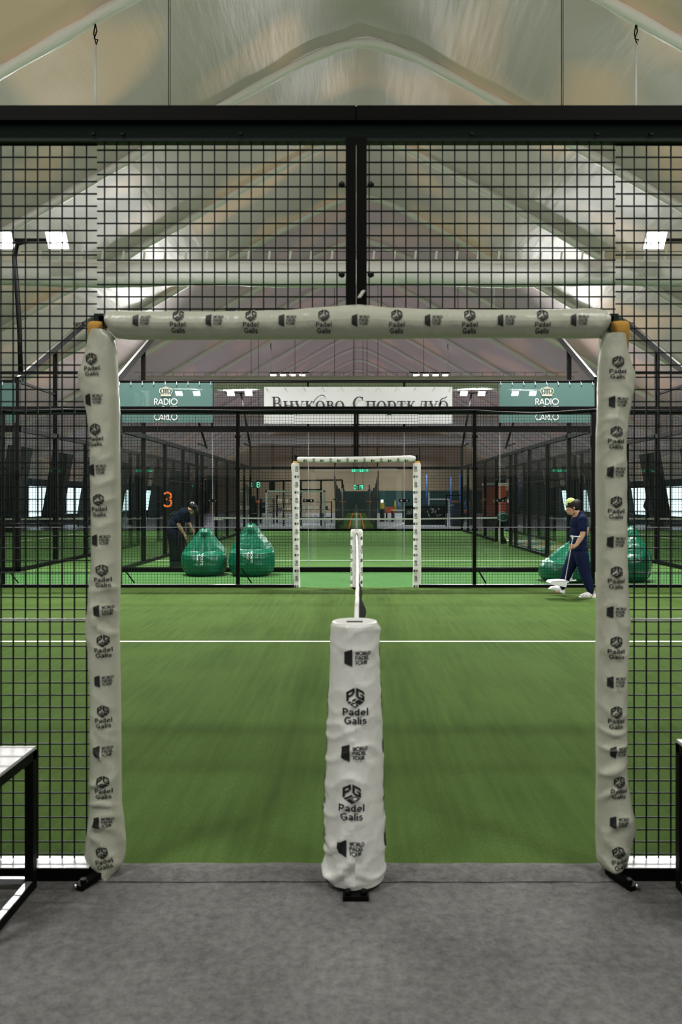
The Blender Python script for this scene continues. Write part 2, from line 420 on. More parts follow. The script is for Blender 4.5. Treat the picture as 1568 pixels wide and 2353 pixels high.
def sans(ch, w=0.085):
    """thin geometric capitals, cap height 1 -> (G2, advance)"""
    g = G2()
    if ch == 'R': g.stroke([(0.06, 0), (0.06, 1)], w); g.stroke([(0.06, 0.96), (0.3, 0.96)], w); g.arc(0.3, 0.73, 0.2, 0.23, 90, -90, w); g.stroke([(0.06, 0.5), (0.3, 0.5)], w); g.stroke([(0.27, 0.5), (0.52, 0)], w); return g, 0.68
    if ch == 'A': g.stroke([(0, 0), (0.36, 1)], w); g.stroke([(0.36, 1), (0.72, 0)], w); g.stroke([(0.13, 0.28), (0.6, 0.28)], w); return g, 0.86
    if ch == 'D': g.stroke([(0.06, 0), (0.06, 1)], w); g.stroke([(0.06, 0.96), (0.25, 0.96)], w); g.arc(0.25, 0.5, 0.42, 0.46, 90, -90, w); g.stroke([(0.06, 0.04), (0.25, 0.04)], w); return g, 0.84
    if ch == 'I': g.stroke([(0.06, 0), (0.06, 1)], w); return g, 0.26
    if ch == 'O': g.arc(0.5, 0.5, 0.47, 0.48, 0, 360, w, 30); return g, 1.12
    if ch == 'M': g.stroke([(0.0, 0), (0.16, 1)], w); g.stroke([(0.16, 1), (0.46, 0.1)], w); g.stroke([(0.46, 0.1), (0.76, 1)], w); g.stroke([(0.76, 1), (0.92, 0)], w); return g, 1.04
    if ch == 'N': g.stroke([(0.06, 0), (0.06, 1)], w); g.stroke([(0.06, 1), (0.62, 0)], w); g.stroke([(0.62, 0), (0.62, 1)], w); return g, 0.8
    if ch == 'T': g.stroke([(0.25, 0), (0.25, 1)], w); g.stroke([(0, 0.96), (0.5, 0.96)], w); return g, 0.6
    if ch == 'E': g.stroke([(0.06, 0), (0.06, 1)], w); [g.stroke([(0.06, y), (0.42, y)], w) for y in (0.04, 0.5, 0.96)]; return g, 0.5
    if ch == 'C': g.arc(0.48, 0.5, 0.46, 0.48, 48, 312, w, 26); return g, 0.86
    if ch == 'L': g.stroke([(0.06, 0), (0.06, 1)], w); g.stroke([(0.06, 0.04), (0.42, 0.04)], w); return g, 0.54
    return g, 0.4
def sans_line(s, w=0.085):
    g = G2(); x = 0
    for ch in s:
        q, adv = sans(ch, w); g.merge(q, x, 0); x += adv
    g.v = [(a - x / 2 + 0.04, b) for a, b in g.v]
    return g

def serif(ch):
    """Cyrillic book letters with thick stems and thin bars; cap height 1 -> (G2, advance)"""
    g = G2(); T, t, X = 0.15, 0.05, 0.70
    def ser(x, y, h=0.17): g.rect(x - h, x + h, y - t / 2, y + t / 2)
    def stem(x, y0, y1, top=True, bot=True):
        g.rect(x - T / 2, x + T / 2, y0, y1)
        if top: ser(x, y1 - t / 2)
        if bot: ser(x, y0 + t / 2)
    if ch == 'В':
        stem(0.2, 0, 1); g.rect(0.2, 0.42, 0.95, 1); g.arc(0.42, 0.755, 0.2, 0.22, 90, -90, (T, t)); g.rect(0.2, 0.46, 0.5, 0.55)
        g.arc(0.46, 0.265, 0.25, 0.24, 90, -90, (T * 1.1, t)); g.rect(0.2, 0.46, 0, 0.05); return g, 0.86
    if ch == 'н': stem(0.2, 0, X); stem(0.68, 0, X); g.rect(0.2, 0.68, X / 2 - 0.02, X / 2 + 0.04); return g, 0.9
    if ch == 'у':
        g.stroke([(0.12, X), (0.38, 0.03)], T); g.stroke([(0.62, X), (0.36, -0.02), (0.27, -0.22), (0.14, -0.27)], [t, t, t, 0.08]); ser(0.13, X - t / 2); ser(0.62, X - t / 2, 0.13); return g, 0.76
    if ch == 'к': stem(0.2, 0, X); g.stroke([(0.24, 0.33), (0.4, 0.42), (0.56, X - 0.03)], [t, t, 0.07]); ser(0.58, X - t / 2, 0.1); g.stroke([(0.34, 0.4), (0.62, 0.02)], T); ser(0.66, t / 2, 0.12); return g, 0.84
    if ch == 'о': g.arc(0.36, X / 2, 0.27, X / 2 - 0.01, 0, 360, (T, t), 28); return g, 0.76
    if ch == 'в':
        stem(0.2, 0, X); g.rect(0.2, 0.38, X - 0.05, X); g.arc(0.38, X * 0.76, 0.14, X * 0.21, 90, -90, (T * 0.8, t)); g.rect(0.2, 0.4, X * 0.53, X * 0.59)
        g.arc(0.4, X * 0.29, 0.18, X * 0.26, 90, -90, (T * 0.9, t)); g.rect(0.2, 0.4, 0, 0.05); return g, 0.72
    if ch == 'С': g.arc(0.5, 0.5, 0.4, 0.49, 50, 310, (T * 1.1, t), 30); g.rect(0.72, 0.77, 0.72, 1.0); g.stroke([(0.76, 0.12), (0.84, 0.24)], t); return g, 0.96
    if ch == 'п': stem(0.2, 0, X); stem(0.66, 0, X); g.rect(0.2, 0.66, X - 0.06, X); return g, 0.88
    if ch == 'р': stem(0.2, -0.3, X); g.arc(0.4, X / 2, 0.25, X / 2 - 0.01, 120, -120, (T, t)); return g, 0.8
    if ch == 'т': stem(0.34, 0, X, False); g.rect(0.03, 0.65, X - 0.06, X); g.rect(0.03, 0.07, X - 0.2, X); g.rect(0.61, 0.65, X - 0.2, X); return g, 0.7
    if ch == 'л': stem(0.66, 0, X); g.stroke([(0.36, X - 0.03), (0.28, 0.25), (0.16, 0.04), (0.06, 0.07)], [t, t, 0.06, 0.09]); g.rect(0.28, 0.66, X - 0.05, X); return g, 0.88
    if ch == 'б': g.arc(0.38, X / 2, 0.28, X / 2 - 0.01, 0, 360, (T, t), 28); g.stroke([(0.12, 0.42), (0.14, 0.72), (0.28, 0.88), (0.5, 0.92), (0.64, 1.03)], [T * 0.8, 0.1, 0.07, 0.07, 0.05]); return g, 0.76
    return g, 0.38
def serif_line(s):
    g = G2(); x = 0
    for ch in s:
        q, adv = serif(ch); g.merge(q, x, 0); x += adv
    return g, x

def hex_mark():
    """cube emblem of the sleeves: P and G on two faces, bars on the floor face; radius 1"""
    g = G2(); q = 0.866
    L = lambda a, b: (-q + q * a * 0.92, -0.47 + 0.5 * a * 0.92 + b * 0.95)
    R = lambda a, b: (q * 0.08 + q * a * 0.92, -0.04 - 0.5 * a * 0.92 + b * 0.95 + 0.04)
    for pts in ([(0, 0), (0.27, 0), (0.27, 1), (0, 1)], [(0.27, 0.76), (0.8, 0.76), (1, 0.86), (1, 1), (0.27, 1)], [(0.73, 0.52), (1, 0.45), (1, 0.88), (0.73, 0.8)], [(0.27, 0.3), (0.75, 0.3), (1, 0.5), (0.73, 0.53), (0.27, 0.53)]):
        g.poly([L(*p) for p in pts])
    for pts in ([(0, 0.12), (0.27, 0.22), (0.27, 0.9), (0, 1)], [(0.0, 1), (0.2, 0.78), (0.78, 0.78), (1, 0.85), (0.85, 1)], [(0, 0.12), (0.2, 0.0), (1, 0.0), (1, 0.22), (0.27, 0.22)], [(0.74, 0.2), (1, 0.2), (1, 0.55), (0.74, 0.55)], [(0.5, 0.4), (0.8, 0.4), (0.8, 0.56), (0.5, 0.56)], [(0.78, 0.68), (1, 0.64), (1, 0.86), (0.78, 0.8)]):
        g.poly([R(*p) for p in pts])
    F = lambda s, t: (-q * 0.96 + q * s + q * t * 0.96, -0.52 + 0.5 * s - 0.5 * t - 0.0)
    for pts in ([(0.0, 0.06), (0.86, 0.06), (0.86, 0.26), (0.0, 0.26)], [(0.0, 0.36), (0.42, 0.36), (0.42, 0.98), (0.0, 0.98)], [(0.5, 0.36), (0.94, 0.36), (0.94, 0.98), (0.5, 0.98)]):
        g.poly([F(*p) for p in pts])
    return g
HEX = hex_mark()
def grotesque(ch, w=0.175):
    g = G2()
    if ch == 'P': g.stroke([(0.1, 0), (0.1, 1)], w); g.stroke([(0.1, 0.915), (0.4, 0.915)], w); g.arc(0.4, 0.69, 0.2, 0.225, 90, -90, w, 12); g.stroke([(0.1, 0.465), (0.4, 0.465)], w); return g, 0.74
    if ch == 'a': g.arc(0.3, 0.46, 0.2, 0.18, 155, 0, w, 10); g.stroke([(0.5, 0), (0.5, 0.47)], w); g.arc(0.28, 0.2, 0.18, 0.13, 0, 360, w * 0.9, 16); return g, 0.7
    if ch == 'd': g.arc(0.3, 0.36, 0.21, 0.28, 0, 360, w, 20); g.stroke([(0.52, 0), (0.52, 1)], w); return g, 0.74
    if ch == 'e': g.arc(0.32, 0.36, 0.23, 0.28, 0, 318, w, 18); g.stroke([(0.1, 0.36), (0.6, 0.36)], w * 0.8); return g, 0.72
    if ch == 'l': g.stroke([(0.12, 0), (0.12, 1)], w); return g, 0.3
    if ch == 'i': g.stroke([(0.12, 0), (0.12, 0.72)], w); g.rect(0.12 - w / 2, 0.12 + w / 2, 0.84, 1.0); return g, 0.3
    if ch == 'G': g.arc(0.46, 0.5, 0.37, 0.42, 42, 330, w, 22); g.stroke([(0.48, 0.44), (0.88, 0.44)], w * 0.9); g.stroke([(0.8, 0.44), (0.8, 0.1)], w); return g, 0.98
    if ch == 's': g.arc(0.29, 0.51, 0.17, 0.13, 20, 262, w * 0.95, 12); g.arc(0.27, 0.22, 0.19, 0.15, 85, -165, w * 0.95, 12); return g, 0.58
    if ch == 'W': g.stroke([(0.05, 1), (0.24, 0)], w); g.stroke([(0.24, 0), (0.46, 1)], w); g.stroke([(0.46, 1), (0.68, 0)], w); g.stroke([(0.68, 0), (0.87, 1)], w); return g, 0.96
    if ch == 'U': g.stroke([(0.1, 1), (0.1, 0.3)], w); g.arc(0.34, 0.3, 0.24, 0.22, 180, 360, w, 12); g.stroke([(0.58, 0.3), (0.58, 1)], w); return g, 0.74
    return sans(ch, w)
def gro_line(s, width, cap, w=0.175):
    g = G2(); x = 0
    for ch in s:
        q, adv = grotesque(ch, w); g.merge(q, x, 0); x += adv
    lo, hi = min(a for a, _ in g.v), max(a for a, _ in g.v)
    g.v = [((a - lo) * width / (hi - lo), b * cap) for a, b in g.v]
    return g
def mark_padel(k):
    """emblem above two words; k = emblem radius; -> (verts, faces)"""
    g = G2(); g.merge(HEX, 0, 0.815 * k, k)
    g.merge(gro_line('Padel', 2.42 * k, 0.70 * k), -1.21 * k, (0.815 - 1.79) * k)
    g.merge(gro_line('Galis', 2.10 * k, 0.70 * k), -1.05 * k, (0.815 - 2.63) * k)
    return g.v, g.f
def mark_tour(k):
    """trapezium and three short words; k = half height"""
    g = G2(); n = 6
    for i in range(n):
        for j in range(n):
            q = []
            for (a, b) in ((i, j), (i + 1, j), (i + 1, j + 1), (i, j + 1)):
                u, v = a / n, b / n; h = 0.66 + 0.34 * u; q.append((k * (-1.4 + 0.9 * u), k * h * (2 * v - 1)))
            g.poly(q)
    for w, dy, wd in (('WORLD', 0.34, 1.67), ('PADEL', -0.2, 1.54), ('TOUR', -0.74, 1.36)):
        g.merge(gro_line(w, wd * k, 0.42 * k, 0.2), -0.17 * k, dy * k)
    return g.v, g.f
def digit3():
    g = G2(); g.arc(0.3, 0.73, 0.25, 0.23, 150, -85, 0.13); g.arc(0.3, 0.27, 0.28, 0.24, 90, -150, 0.13); g.rect(0.2, 0.34, 0.45, 0.57); return g
SEG = {'0': 'abcdef', '1': 'bc', '2': 'abged', '3': 'abgcd', '8': 'abcdefg', '9': 'abcfgd', '4': 'fgbc'}
def led(s):
    g = G2(); x = 0
    for ch in s:
        if ch == ':':
            g.rect(x + 0.05, x + 0.15, 0.25, 0.37); g.rect(x + 0.05, x + 0.15, 0.63, 0.75); x += 0.25; continue
        if ch == ' ': x += 0.7; continue
        r = {'a': (0.06, 0.5, 0.9, 1), 'd': (0.06, 0.5, 0, 0.1), 'g': (0.06, 0.5, 0.45, 0.55), 'f': (0, 0.1, 0.54, 0.94), 'e': (0, 0.1, 0.06, 0.46), 'b': (0.46, 0.56, 0.54, 0.94), 'c': (0.46, 0.56, 0.06, 0.46)}
        for c in SEG[ch]: g.rect(x + r[c][0], x + r[c][1], r[c][2], r[c][3])
        x += 0.75
    g.v = [(a - x / 2, b - 0.5) for a, b in g.v]
    return g
def crown():
    g = G2()
    g.rect(-0.42, 0.42, 0, 0.16); g.rect(-0.45, 0.45, 0.2, 0.25)
    for (cx, rx) in ((-0.42, 0.13), (-0.22, 0.12), (0.0, 0.11), (0.22, 0.12), (0.42, 0.13)):
        g.arc(cx * 0.9, 0.5, rx, 0.28, 0, 360, 0.055, 16)
    g.arc(0, 0.62, 0.42, 0.22, 15, 165, 0.06); g.rect(-0.02, 0.02, 0.84, 1.04); g.rect(-0.08, 0.08, 0.93, 0.97)
    return g
def set_on(mb, g, origin, ux, uz, k, mi=0, lift=None):
    o, ux, uz = Vector(origin), Vector(ux), Vector(uz)
    mb.flat(g.v, g.f, lambda x, y: o + ux * (x * k) + uz * (y * k), mi)

# ------------------------------------------------------------------ setting: floors
HALF, Y0, Y1, EAVE = 17.5, -5.0, 80.0, 3.6
mb = MB(); mb.box(-HALF, HALF, Y0, 3.05, -0.05, 0.0)
struct(mb.build('floor', M['carpet']))
# carpet strip lying over the joint in front of the gate, slightly raised, with a ragged edge
mb = MB()
def strip(u, v):
    x = -1.1 + 2.2 * u
    return (x, 3.035 + v * 0.155 + (0.012 * noise.noise(Vector((x * 5, v * 3, 1)))), 0.004 + 0.012 * sin(pi * v) + 0.003 * noise.noise(Vector((x * 6, v * 4, 4))))
mb.grid(strip, 90, 6)
struct(mb.build('floor_strip', M['carpet']))

def turf(name, x0, x1, y0, y1, z, m, lines):
    mb = MB(); mb.box(x0, x1, y0, y1, -0.05, z, 0)
    for (a, b, c, d) in lines: mb.box(a, b, c, d, z, z + 0.003, 1)
    return struct(mb.build(name, [m, M['line']]))
turf('floor_court', -HALF, HALF, 3.05, 13.1, 0.004, M['turf'], [(-9.9, 9.9, 8.10, 8.155)])
turf('floor_aisle', -HALF, HALF, 13.1, 15.85, 0.0, M['turf_aisle'], [])
CXS = [0.0, -12.07, 12.07]
lines = []
for c in CXS:
    lines += [(c - 5, c + 5, 18.75, 18.82), (c - 5, c + 5, 32.8, 32.87), (c - 0.035, c + 0.035, 18.82, 32.8)]
turf('floor_turf', -HALF, HALF, 15.85, 36.6, 0.002, M['turf_far'], lines)
mb = MB(); mb.box(-HALF, HALF, 36.6, Y1, -0.05, 0.0)
for (a, b) in (((1.2, 37.0), (3.2, 48.0)), ((1.2, 37.0), (6.5, 37.3))):
    d = Vector((b[0] - a[0], b[1] - a[1], 0)).normalized(); n = Vector((-d.y, d.x, 0)) * 0.04
    A, B = Vector((*a, 0.003)), Vector((*b, 0.003)); mb.add([A - n, A + n, B + n, B - n], [(0, 1, 2, 3)], 1)
struct(mb.build('floor_sport', [M['lav'], M['line']]))
mb = MB(); mb.box(-1.05, 1.05, 36.62, Y1 - 0.1, 0, 0.006, 0)
for x in (-0.42, 0.36): mb.box(x, x + 0.09, 36.62, Y1 - 0.1, 0.006, 0.009, 1)
mb.box(-0.04, 0.1, 36.62, Y1 - 0.1, 0.006, 0.009, 2)
struct(mb.build('floor_runner', [M['turf'], M['orange'], M['pole_grey']]))

# ------------------------------------------------------------------ setting: roof of the frame tent
ARCH_Y = [19.6 + 5 * k for k in range(-5, 13)]
def roof_z(x, c=1.0): return 13.87 - 0.585 * sqrt((x - XC) ** 2 + c * c)
mb = MB()
NB = len(ARCH_Y) - 1
for b in range(NB):
    ya, yb = ARCH_Y[b], ARCH_Y[b + 1]
    def bay(u, v, ya=ya, yb=yb):
        x = -HALF + 2 * HALF * u; y = ya + (yb - ya) * v
        z = roof_z(x) + 0.13 + 0.10 * sin(pi * v) * (1 - 0.6 * exp(-((x - XC) / 1.5) ** 2))
        pull = exp(-((x - XC) / 2.2) ** 2)
        z += 0.035 * pull * sin(x * 16 + 3 * sin(y * 2)) * (abs(v - 0.5) * 2) ** 2
        z += 0.06 * noise.noise(Vector((x * 0.6, y * 0.5, 3))) + 0.025 * noise.noise(Vector((x * 2.3, y * 0.9, 8)))
        return (x, y, z)
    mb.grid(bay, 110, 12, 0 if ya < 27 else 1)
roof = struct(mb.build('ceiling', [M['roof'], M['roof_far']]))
roof['kind'] = 'structure'
n_trim = 0
for ky, y in enumerate(ARCH_Y):
    mb = MB(); pts = []; rr = []
    for i in range(81):
        x = -HALF + 2 * HALF * i / 80
        pts.append((x, y, roof_z(x) + 0.0)); rr.append(0.115 + 0.012 * sin(i * 1.7) + 0.01 * noise.noise(Vector((i * 0.9, y, 0))))
    mb.tube(pts, rr, 12)
    # flap welded along the sleeve
    for i in range(80):
        a, b = Vector(pts[i]), Vector(pts[i + 1]); mb.bar(a + Vector((0, -0.02, 0.15)), b + Vector((0, -0.02, 0.15)), 0.03, 0.2)
    n_trim += 1
    struct(mb.build('trim_%d' % n_trim, M['arch']))
    if y > 33:
        for s in (-1, 1):
            mb = MB(); mb.bar((s * 15.95, y, 0), (s * 15.3, y, 3.9), 0.85, 0.7, up=(0, 1, 0))
            n_trim += 1; struct(mb.build('trim_%d' % n_trim, M['dark_leg']))

# ------------------------------------------------------------------ setting: walls and the daylight openings along both sides
win_n = 0
for s, nm in ((-1, 'wall_left'), (1, 'wall_right')):
    x = s * HALF; mb = MB()
    wins = [(40.3, 43.9), (45.6, 48.6), (50.5, 53.5), (56, 59), (62.5, 66.5)]
    a = Y0
    for (w0, w1) in wins + [(Y1, Y1)]:
        mb.box(x - 0.05, x + 0.05, a, w0, 0, 2.6, 0); a = w1
        if w1 < Y1:
            mb.box(x - 0.05, x + 0.05, w0, w1, 0, 0.55, 0); mb.box(x - 0.05, x + 0.05, w0, w1, 2.2, 2.6, 0)
    def up(u, v, x=x, s=s):
        y = Y0 + (Y1 - Y0) * u
        return (x + s * 0.1 - s * 0.35 * sin(pi * v) * abs(sin(pi * (y - 19.6) / 5)), y, 2.6 + v * (roof_z(x) + 0.35 - 2.6))
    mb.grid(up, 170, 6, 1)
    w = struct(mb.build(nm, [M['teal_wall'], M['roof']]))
    for (w0, w1) in wins:
        win_n += 1
        m2 = MB(); m2.box(x - 0.03 + s * 0.03, x + 0.03 + s * 0.03, w0, w1, 0.55, 2.2, 0)
        for yy in (w0 + 0.04, (w0 + w1) / 2, w1 - 0.04): m2.box(x - s * 0.06 - 0.02, x - s * 0.06 + 0.02, yy - 0.03, yy + 0.03, 0.55, 2.2, 1)
        struct(m2.build('window_%d' % win_n, [M['day'], M['dark_leg']]))
mb = MB()
mb.box(-HALF, -1.2, Y1, Y1 + 0.1, 0, 4.2, 1); mb.box(-1.2, 1.2, Y1, Y1 + 0.1, 2.3, 4.2, 1)
mb.box(1.2, HALF, Y1, Y1 + 0.1, 0, 2.35, 0); mb.box(1.2, HALF, Y1, Y1 + 0.1, 2.35, 4.2, 1)
def gable(u, v):
    x = -HALF + 2 * HALF * u; return (x, Y1 + 0.02, 4.2 + v * (roof_z(x) + 0.3 - 4.2) if roof_z(x) > 4.0 else 4.2)
mb.grid(gable, 60, 10, 1)
struct(mb.build('wall_back', [M['teal_wall'], M['peach_wall']]))
mb = MB(); mb.box(-HALF, HALF, Y0 - 0.1, Y0, 0, 2.6, 0)
def gable2(u, v):
    x = -HALF + 2 * HALF * u; return (x, Y0 - 0.02, 2.6 + v * (roof_z(x) + 0.3 - 2.6))
mb.grid(gable2, 60, 10, 1)
struct(mb.build('added_wall_front', [M['teal_wall'], M['duct']]))  # unseen wall added to close the hall and darken the gate side
mb = MB(); mb.box(-1.2, 1.2, Y1 + 0.02, Y1 + 0.1, 0, 2.3, 0)
for x in (-1.17, 0, 1.17): mb.box(x - 0.04, x + 0.04, Y1 - 0.02, Y1 + 0.02, 0, 2.3, 0)
struct(mb.build('door_1', M['dark_leg']))

# ------------------------------------------------------------------ air ducts across the hall
def air_duct(y, r, label, holes):
    t = thing('air_duct', (0, y, 6.9), label, 'air duct', 'fabric air ducts across the hall')
    mb = MB(); xs = [-10.2 + 20.4 * i / 150 for i in range(151)]
    pts = [(x, y, 6.9 + 0.03 * sin(x * 1.3) + 0.02 * noise.noise(Vector((x * 2, y, 0)))) for x in xs]
    rr = [r * (1 + 0.035 * noise.noise(Vector((x * 3.1, y, 5)))) for x in xs]
    mb.tube(pts, rr, 18)
    if holes:
        x = -6
        while x < 3.4: mb.ball((x, y - r * 1.0, 6.9 - 0.02), 0.013, 6, 1); x += 0.13
    mb.build('sleeve', [M['duct'], M['print']], t)
    mb = MB()
    mb.bar((-10.2, y, 6.9 + r + 0.03), (10.2, y, 6.9 + r + 0.03), 0.02, 0.1); mb.build('seam', M['strap'], t)
    mb = MB()
    mb.bar((-10.4, y, 7.45), (10.4, y, 7.45), 0.012); mb.build('suspension_cable', M['cable'], t)
    x = -10.1
    while x < 10.15:
        mb = MB(); mb.bar((x, y - 0.01, 6.9 + r), (x + 0.03, y - 0.01, 7.46), 0.05, 0.012); mb.build('strap', M['strap'], t); x += 0.5
    return t
air_duct(18.2, 0.28, 'white fabric air duct hung by short straps right across the hall, nearest of the ducts', True)
air_duct(35.6, 0.30, 'pale air duct crossing just above the green banners, second from the front', False)
air_duct(53.0, 0.33, 'air duct seen through the mesh behind the white banner, third from the front', False)
air_duct(70.0, 0.36, 'farthest air duct, low behind the far floodlight poles', False)
# ------------------------------------------------------------------ side fences of the front court
def fence(yc, sgn, near):
    """sgn: +1 when the court lies beyond the fence, -1 when it lies before it"""
    t = thing('court_fence', (0, yc, 0), 'black welded mesh fence with a gate opening in front of the camera, nearest fence' if near else
              'black mesh fence with a small white padded gate, behind the walking woman', 'fence')
    ext = 3.4 if near else 10.0
    # top rail: tube above an angle profile
    mb = MB(); mb.box(-ext, ext, yc - 0.04, yc + 0.04, 3.06, 3.115); mb.box(-ext, -0.004, yc - 0.045, yc + 0.045, 3.058, 3.117); mb.box(0.004, ext, yc - 0.045, yc + 0.045, 3.058, 3.117)
    mb.build('top_rail', M['black'], t)
    mb = MB(); mb.box(-ext, ext, yc - 0.01, yc + 0.03, 2.99, 3.056)
    for x in (-1.07, -0.95, -0.47, 0.47, 0.98, 1.2): mb.cyl((x, yc - 0.012, 3.02), (x, yc - 0.02, 3.02), 0.009)
    mb.build('rail_angle', M['dgreen_steel'], t)
    gx = 1.045
    for s in (-1, 1):
        mb = MB(); mb.box(s * gx - 0.02, s * gx + 0.02, yc - 0.02, yc + 0.02, 0, 2.285); mb.build('post', M['dgreen_steel'], t)
    mb = MB(); mb.box(-gx, gx, yc - 0.02, yc + 0.02, 2.235, 2.275); mb.build('gate_bar', M['dgreen_steel'], t)
    mb = MB()
    for x in (-0.022, 0.022): mb.box(x - 0.0205, x + 0.0205, yc - 0.022, yc + 0.02, 2.27, 3.0)
    cp = mb.build('centre_post', M['black'], t)
    for x in (-0.052, 0.052):
        for z in (2.445, 2.81):
            mb = MB(); mb.cyl((x, yc - 0.012, z), (x + (0.02 if x > 0 else -0.02), yc - 0.012, z), 0.008, 8); mb.ball((x * 1.12, yc - 0.014, z), 0.013, 10); mb.build('clamp_knob', M['cable'], cp)
    posts = [2.04, 4.08, 6.1, 8.1, 10.0]
    for p in posts:
        if p > ext: continue
        for s in (-1, 1):
            mb = MB(); mb.box(s * p - 0.03, s * p + 0.03, yc - 0.03, yc + 0.03, 0, 3.06)
            if not near:
                for z in (1.0, 2.05, 2.6): mb.box(s * p - 0.05, s * p + 0.05, yc - 0.045, yc - 0.03, z - 0.02, z + 0.02)
                mb.bar((s * p + 0.05, yc + 0.03, 0.33), (s * p + 0.22, yc + 0.12, 0.06), 0.02)
            mb.build('post', M['black'], t)
    # base beam with its pale top face
    for s in (-1, 1):
        x0, x1 = sorted((s * (gx + 0.03), s * ext))
        mb = MB(); mb.box(x0, x1, yc - 0.055, yc + 0.05, 0.0, 0.05); b = mb.build('base_beam', M['black'], t)
        mb = MB(); mb.box(x0 + (0.0), x1, yc - 0.05, yc + 0.048, 0.05, 0.0525); mb.build('beam_top', M['rail_top'] if near else M['zinc'], b)
        mb = MB(); mb.box(x0, x1, yc + 0.012, yc + 0.017, 1.036, 1.043); mb.build('mesh_rail', M['zinc'], t)  # pale colour stands for light catching this rail's top
        mb = MB(); mb.box(x0, x1, yc + 0.008, yc + 0.02, 2.045, 2.056); mb.build('mesh_rail', M['wire'], t)
        mb = MB(); a, c = sorted((s * (gx + 0.02), s * ext)); n0 = (-0.010 if s < 0 else 0.012)
        mb.wires((a, yc + 0.022, 0.055), (1, 0, 0), (0, 0, 1), c - a, 2.94, 0.0503, 0.0502, 0.0026 if near else 0.0022, u0=0.0503 * 0.55, v0=0.02); mb.build('mesh_panel', M['wire'], t)
        mb = MB(); a, c = sorted((s * 0.043, s * (gx + 0.02)))
        mb.wires((a, yc + 0.022, 2.28), (1, 0, 0), (0, 0, 1), c - a, 0.715, 0.0503, 0.0502, 0.0026 if near else 0.0022, u0=0.01 if s > 0 else 0.03, v0=0.033); mb.build('mesh_panel', M['wire'], t)
        # foot bracket of the gate post
        mb = MB(); d = Vector((s * -0.0 , 0, 0))
        mb.bar((s * (gx - 0.02), yc - sgn * 0.02, 0.03), (s * (gx + 0.045), yc - sgn * 0.13, 0.012), 0.045, 0.02, up=(0, 0, 1))
        f = mb.build('foot_bracket', M['black'], t)
        mb = MB(); mb.cyl((s * (gx + 0.03), yc - sgn * 0.11, 0.02), (s * (gx + 0.03), yc - sgn * 0.11, 0.038), 0.013, 8); mb.build('bolt', M['black'], f)
        mb = MB(); mb.ball((s * (gx + 0.052), yc - sgn * 0.135, 0.022), 0.009, 8); mb.build('bolt', M['chrome'], f)
    return t
NEAR, FAR = 3.1, 13.1
fence(NEAR, 1, True)
fence(FAR, -1, False)

# ------------------------------------------------------------------ printed sleeves
def lerp_rows(rows, q):
    if q <= rows[0][0]: return rows[0][1:]
    for a, b in zip(rows, rows[1:]):
        if q <= b[0]:
            k = (q - a[0]) / (b[0] - a[0]); k = k * k * (3 - 2 * k) * 0.5 + k * 0.5
            return tuple(p + (r - p) * k for p, r in zip(a[1:], b[1:]))
    return rows[-1][1:]

def wrinkle(x, z, seed, amp):
    w = 0
    for (fx, fz, ph) in ((14, 21, 0), (-19, 15, 2), (6, 33, 4)):
        n = noise.noise(Vector((x * 6 + seed, z * 3.2, ph)))
        g = sin((x * fx + z * fz) * 0.8 + 5.5 * n + ph + seed); w += (1 - abs(g)) ** 2.2 * (0.4 + noise.noise(Vector((x * 3, z * 2.4, seed + ph))))
    return amp * w

class Sleeve:
    """printed vinyl tube: outline given across its axis as rows (along, low, high), in metres"""
    def __init__(s, rows, horiz, yc, depth, seed, amp, flip=1):
        s.rows, s.h, s.yc, s.dp, s.seed, s.amp, s.flip = rows, horiz, yc, depth, seed, amp, flip
    def surf(s, q, ang, lift=0):
        lo, hi = lerp_rows(s.rows, q)[:2]
        c, w = (lo + hi) / 2, (hi - lo) / 2
        a = c + w * sin(ang); f = cos(ang)
        x, z = (q, a) if s.h else (a, q)
        k = (s.amp(q) if callable(s.amp) else s.amp)
        d = wrinkle(x, z, s.seed, k) * max(f, 0) + lift
        p = Vector((x, s.yc - s.flip * ((s.dp + 0) * f), z)); n = Vector((sin(ang), 0, 0)) if not s.h else Vector((0, 0, sin(ang)))
        return p + (n + Vector((0, -s.flip * f, 0))) * d
    def body(s, mb, n, m=30, mi=0):
        q0, q1 = s.rows[0][0], s.rows[-1][0]
        mb.grid(lambda u, v: s.surf(q0 + (q1 - q0) * u, 2 * pi * v), n, m, mi)
    def decal(s, mb, vf, x0, z0, mi=1, tilt=0.0):
        out = []
        ct, st = cos(tilt), sin(tilt)
        for (px, pz) in vf[0]:
            px, pz = px * ct - pz * st, px * st + pz * ct
            x, z = x0 + px * s.flip, z0 + pz
            q, a = (x, z) if s.h else (z, x)
            lo, hi = lerp_rows(s.rows, q)[:2]
            t = max(-0.99, min(0.99, (a - (lo + hi) / 2) / ((hi - lo) / 2)))
            out.append(s.surf(q, math.asin(t), 0.003))
        mb.add(out, vf[1], mi)

def px_rows(tab, d, horiz=False):
    if horiz: return sorted((PX(x, d), PZ(b, d), PZ(a, d)) for x, a, b in tab)
    return sorted((PZ(y, d), PX(a, d), PX(b, d)) for y, a, b in tab)

PADEL_S, TOUR_S = mark_padel(0.0258), mark_tour(0.0245)
PADEL_L, TOUR_L = mark_padel(0.0395), mark_tour(0.0335)

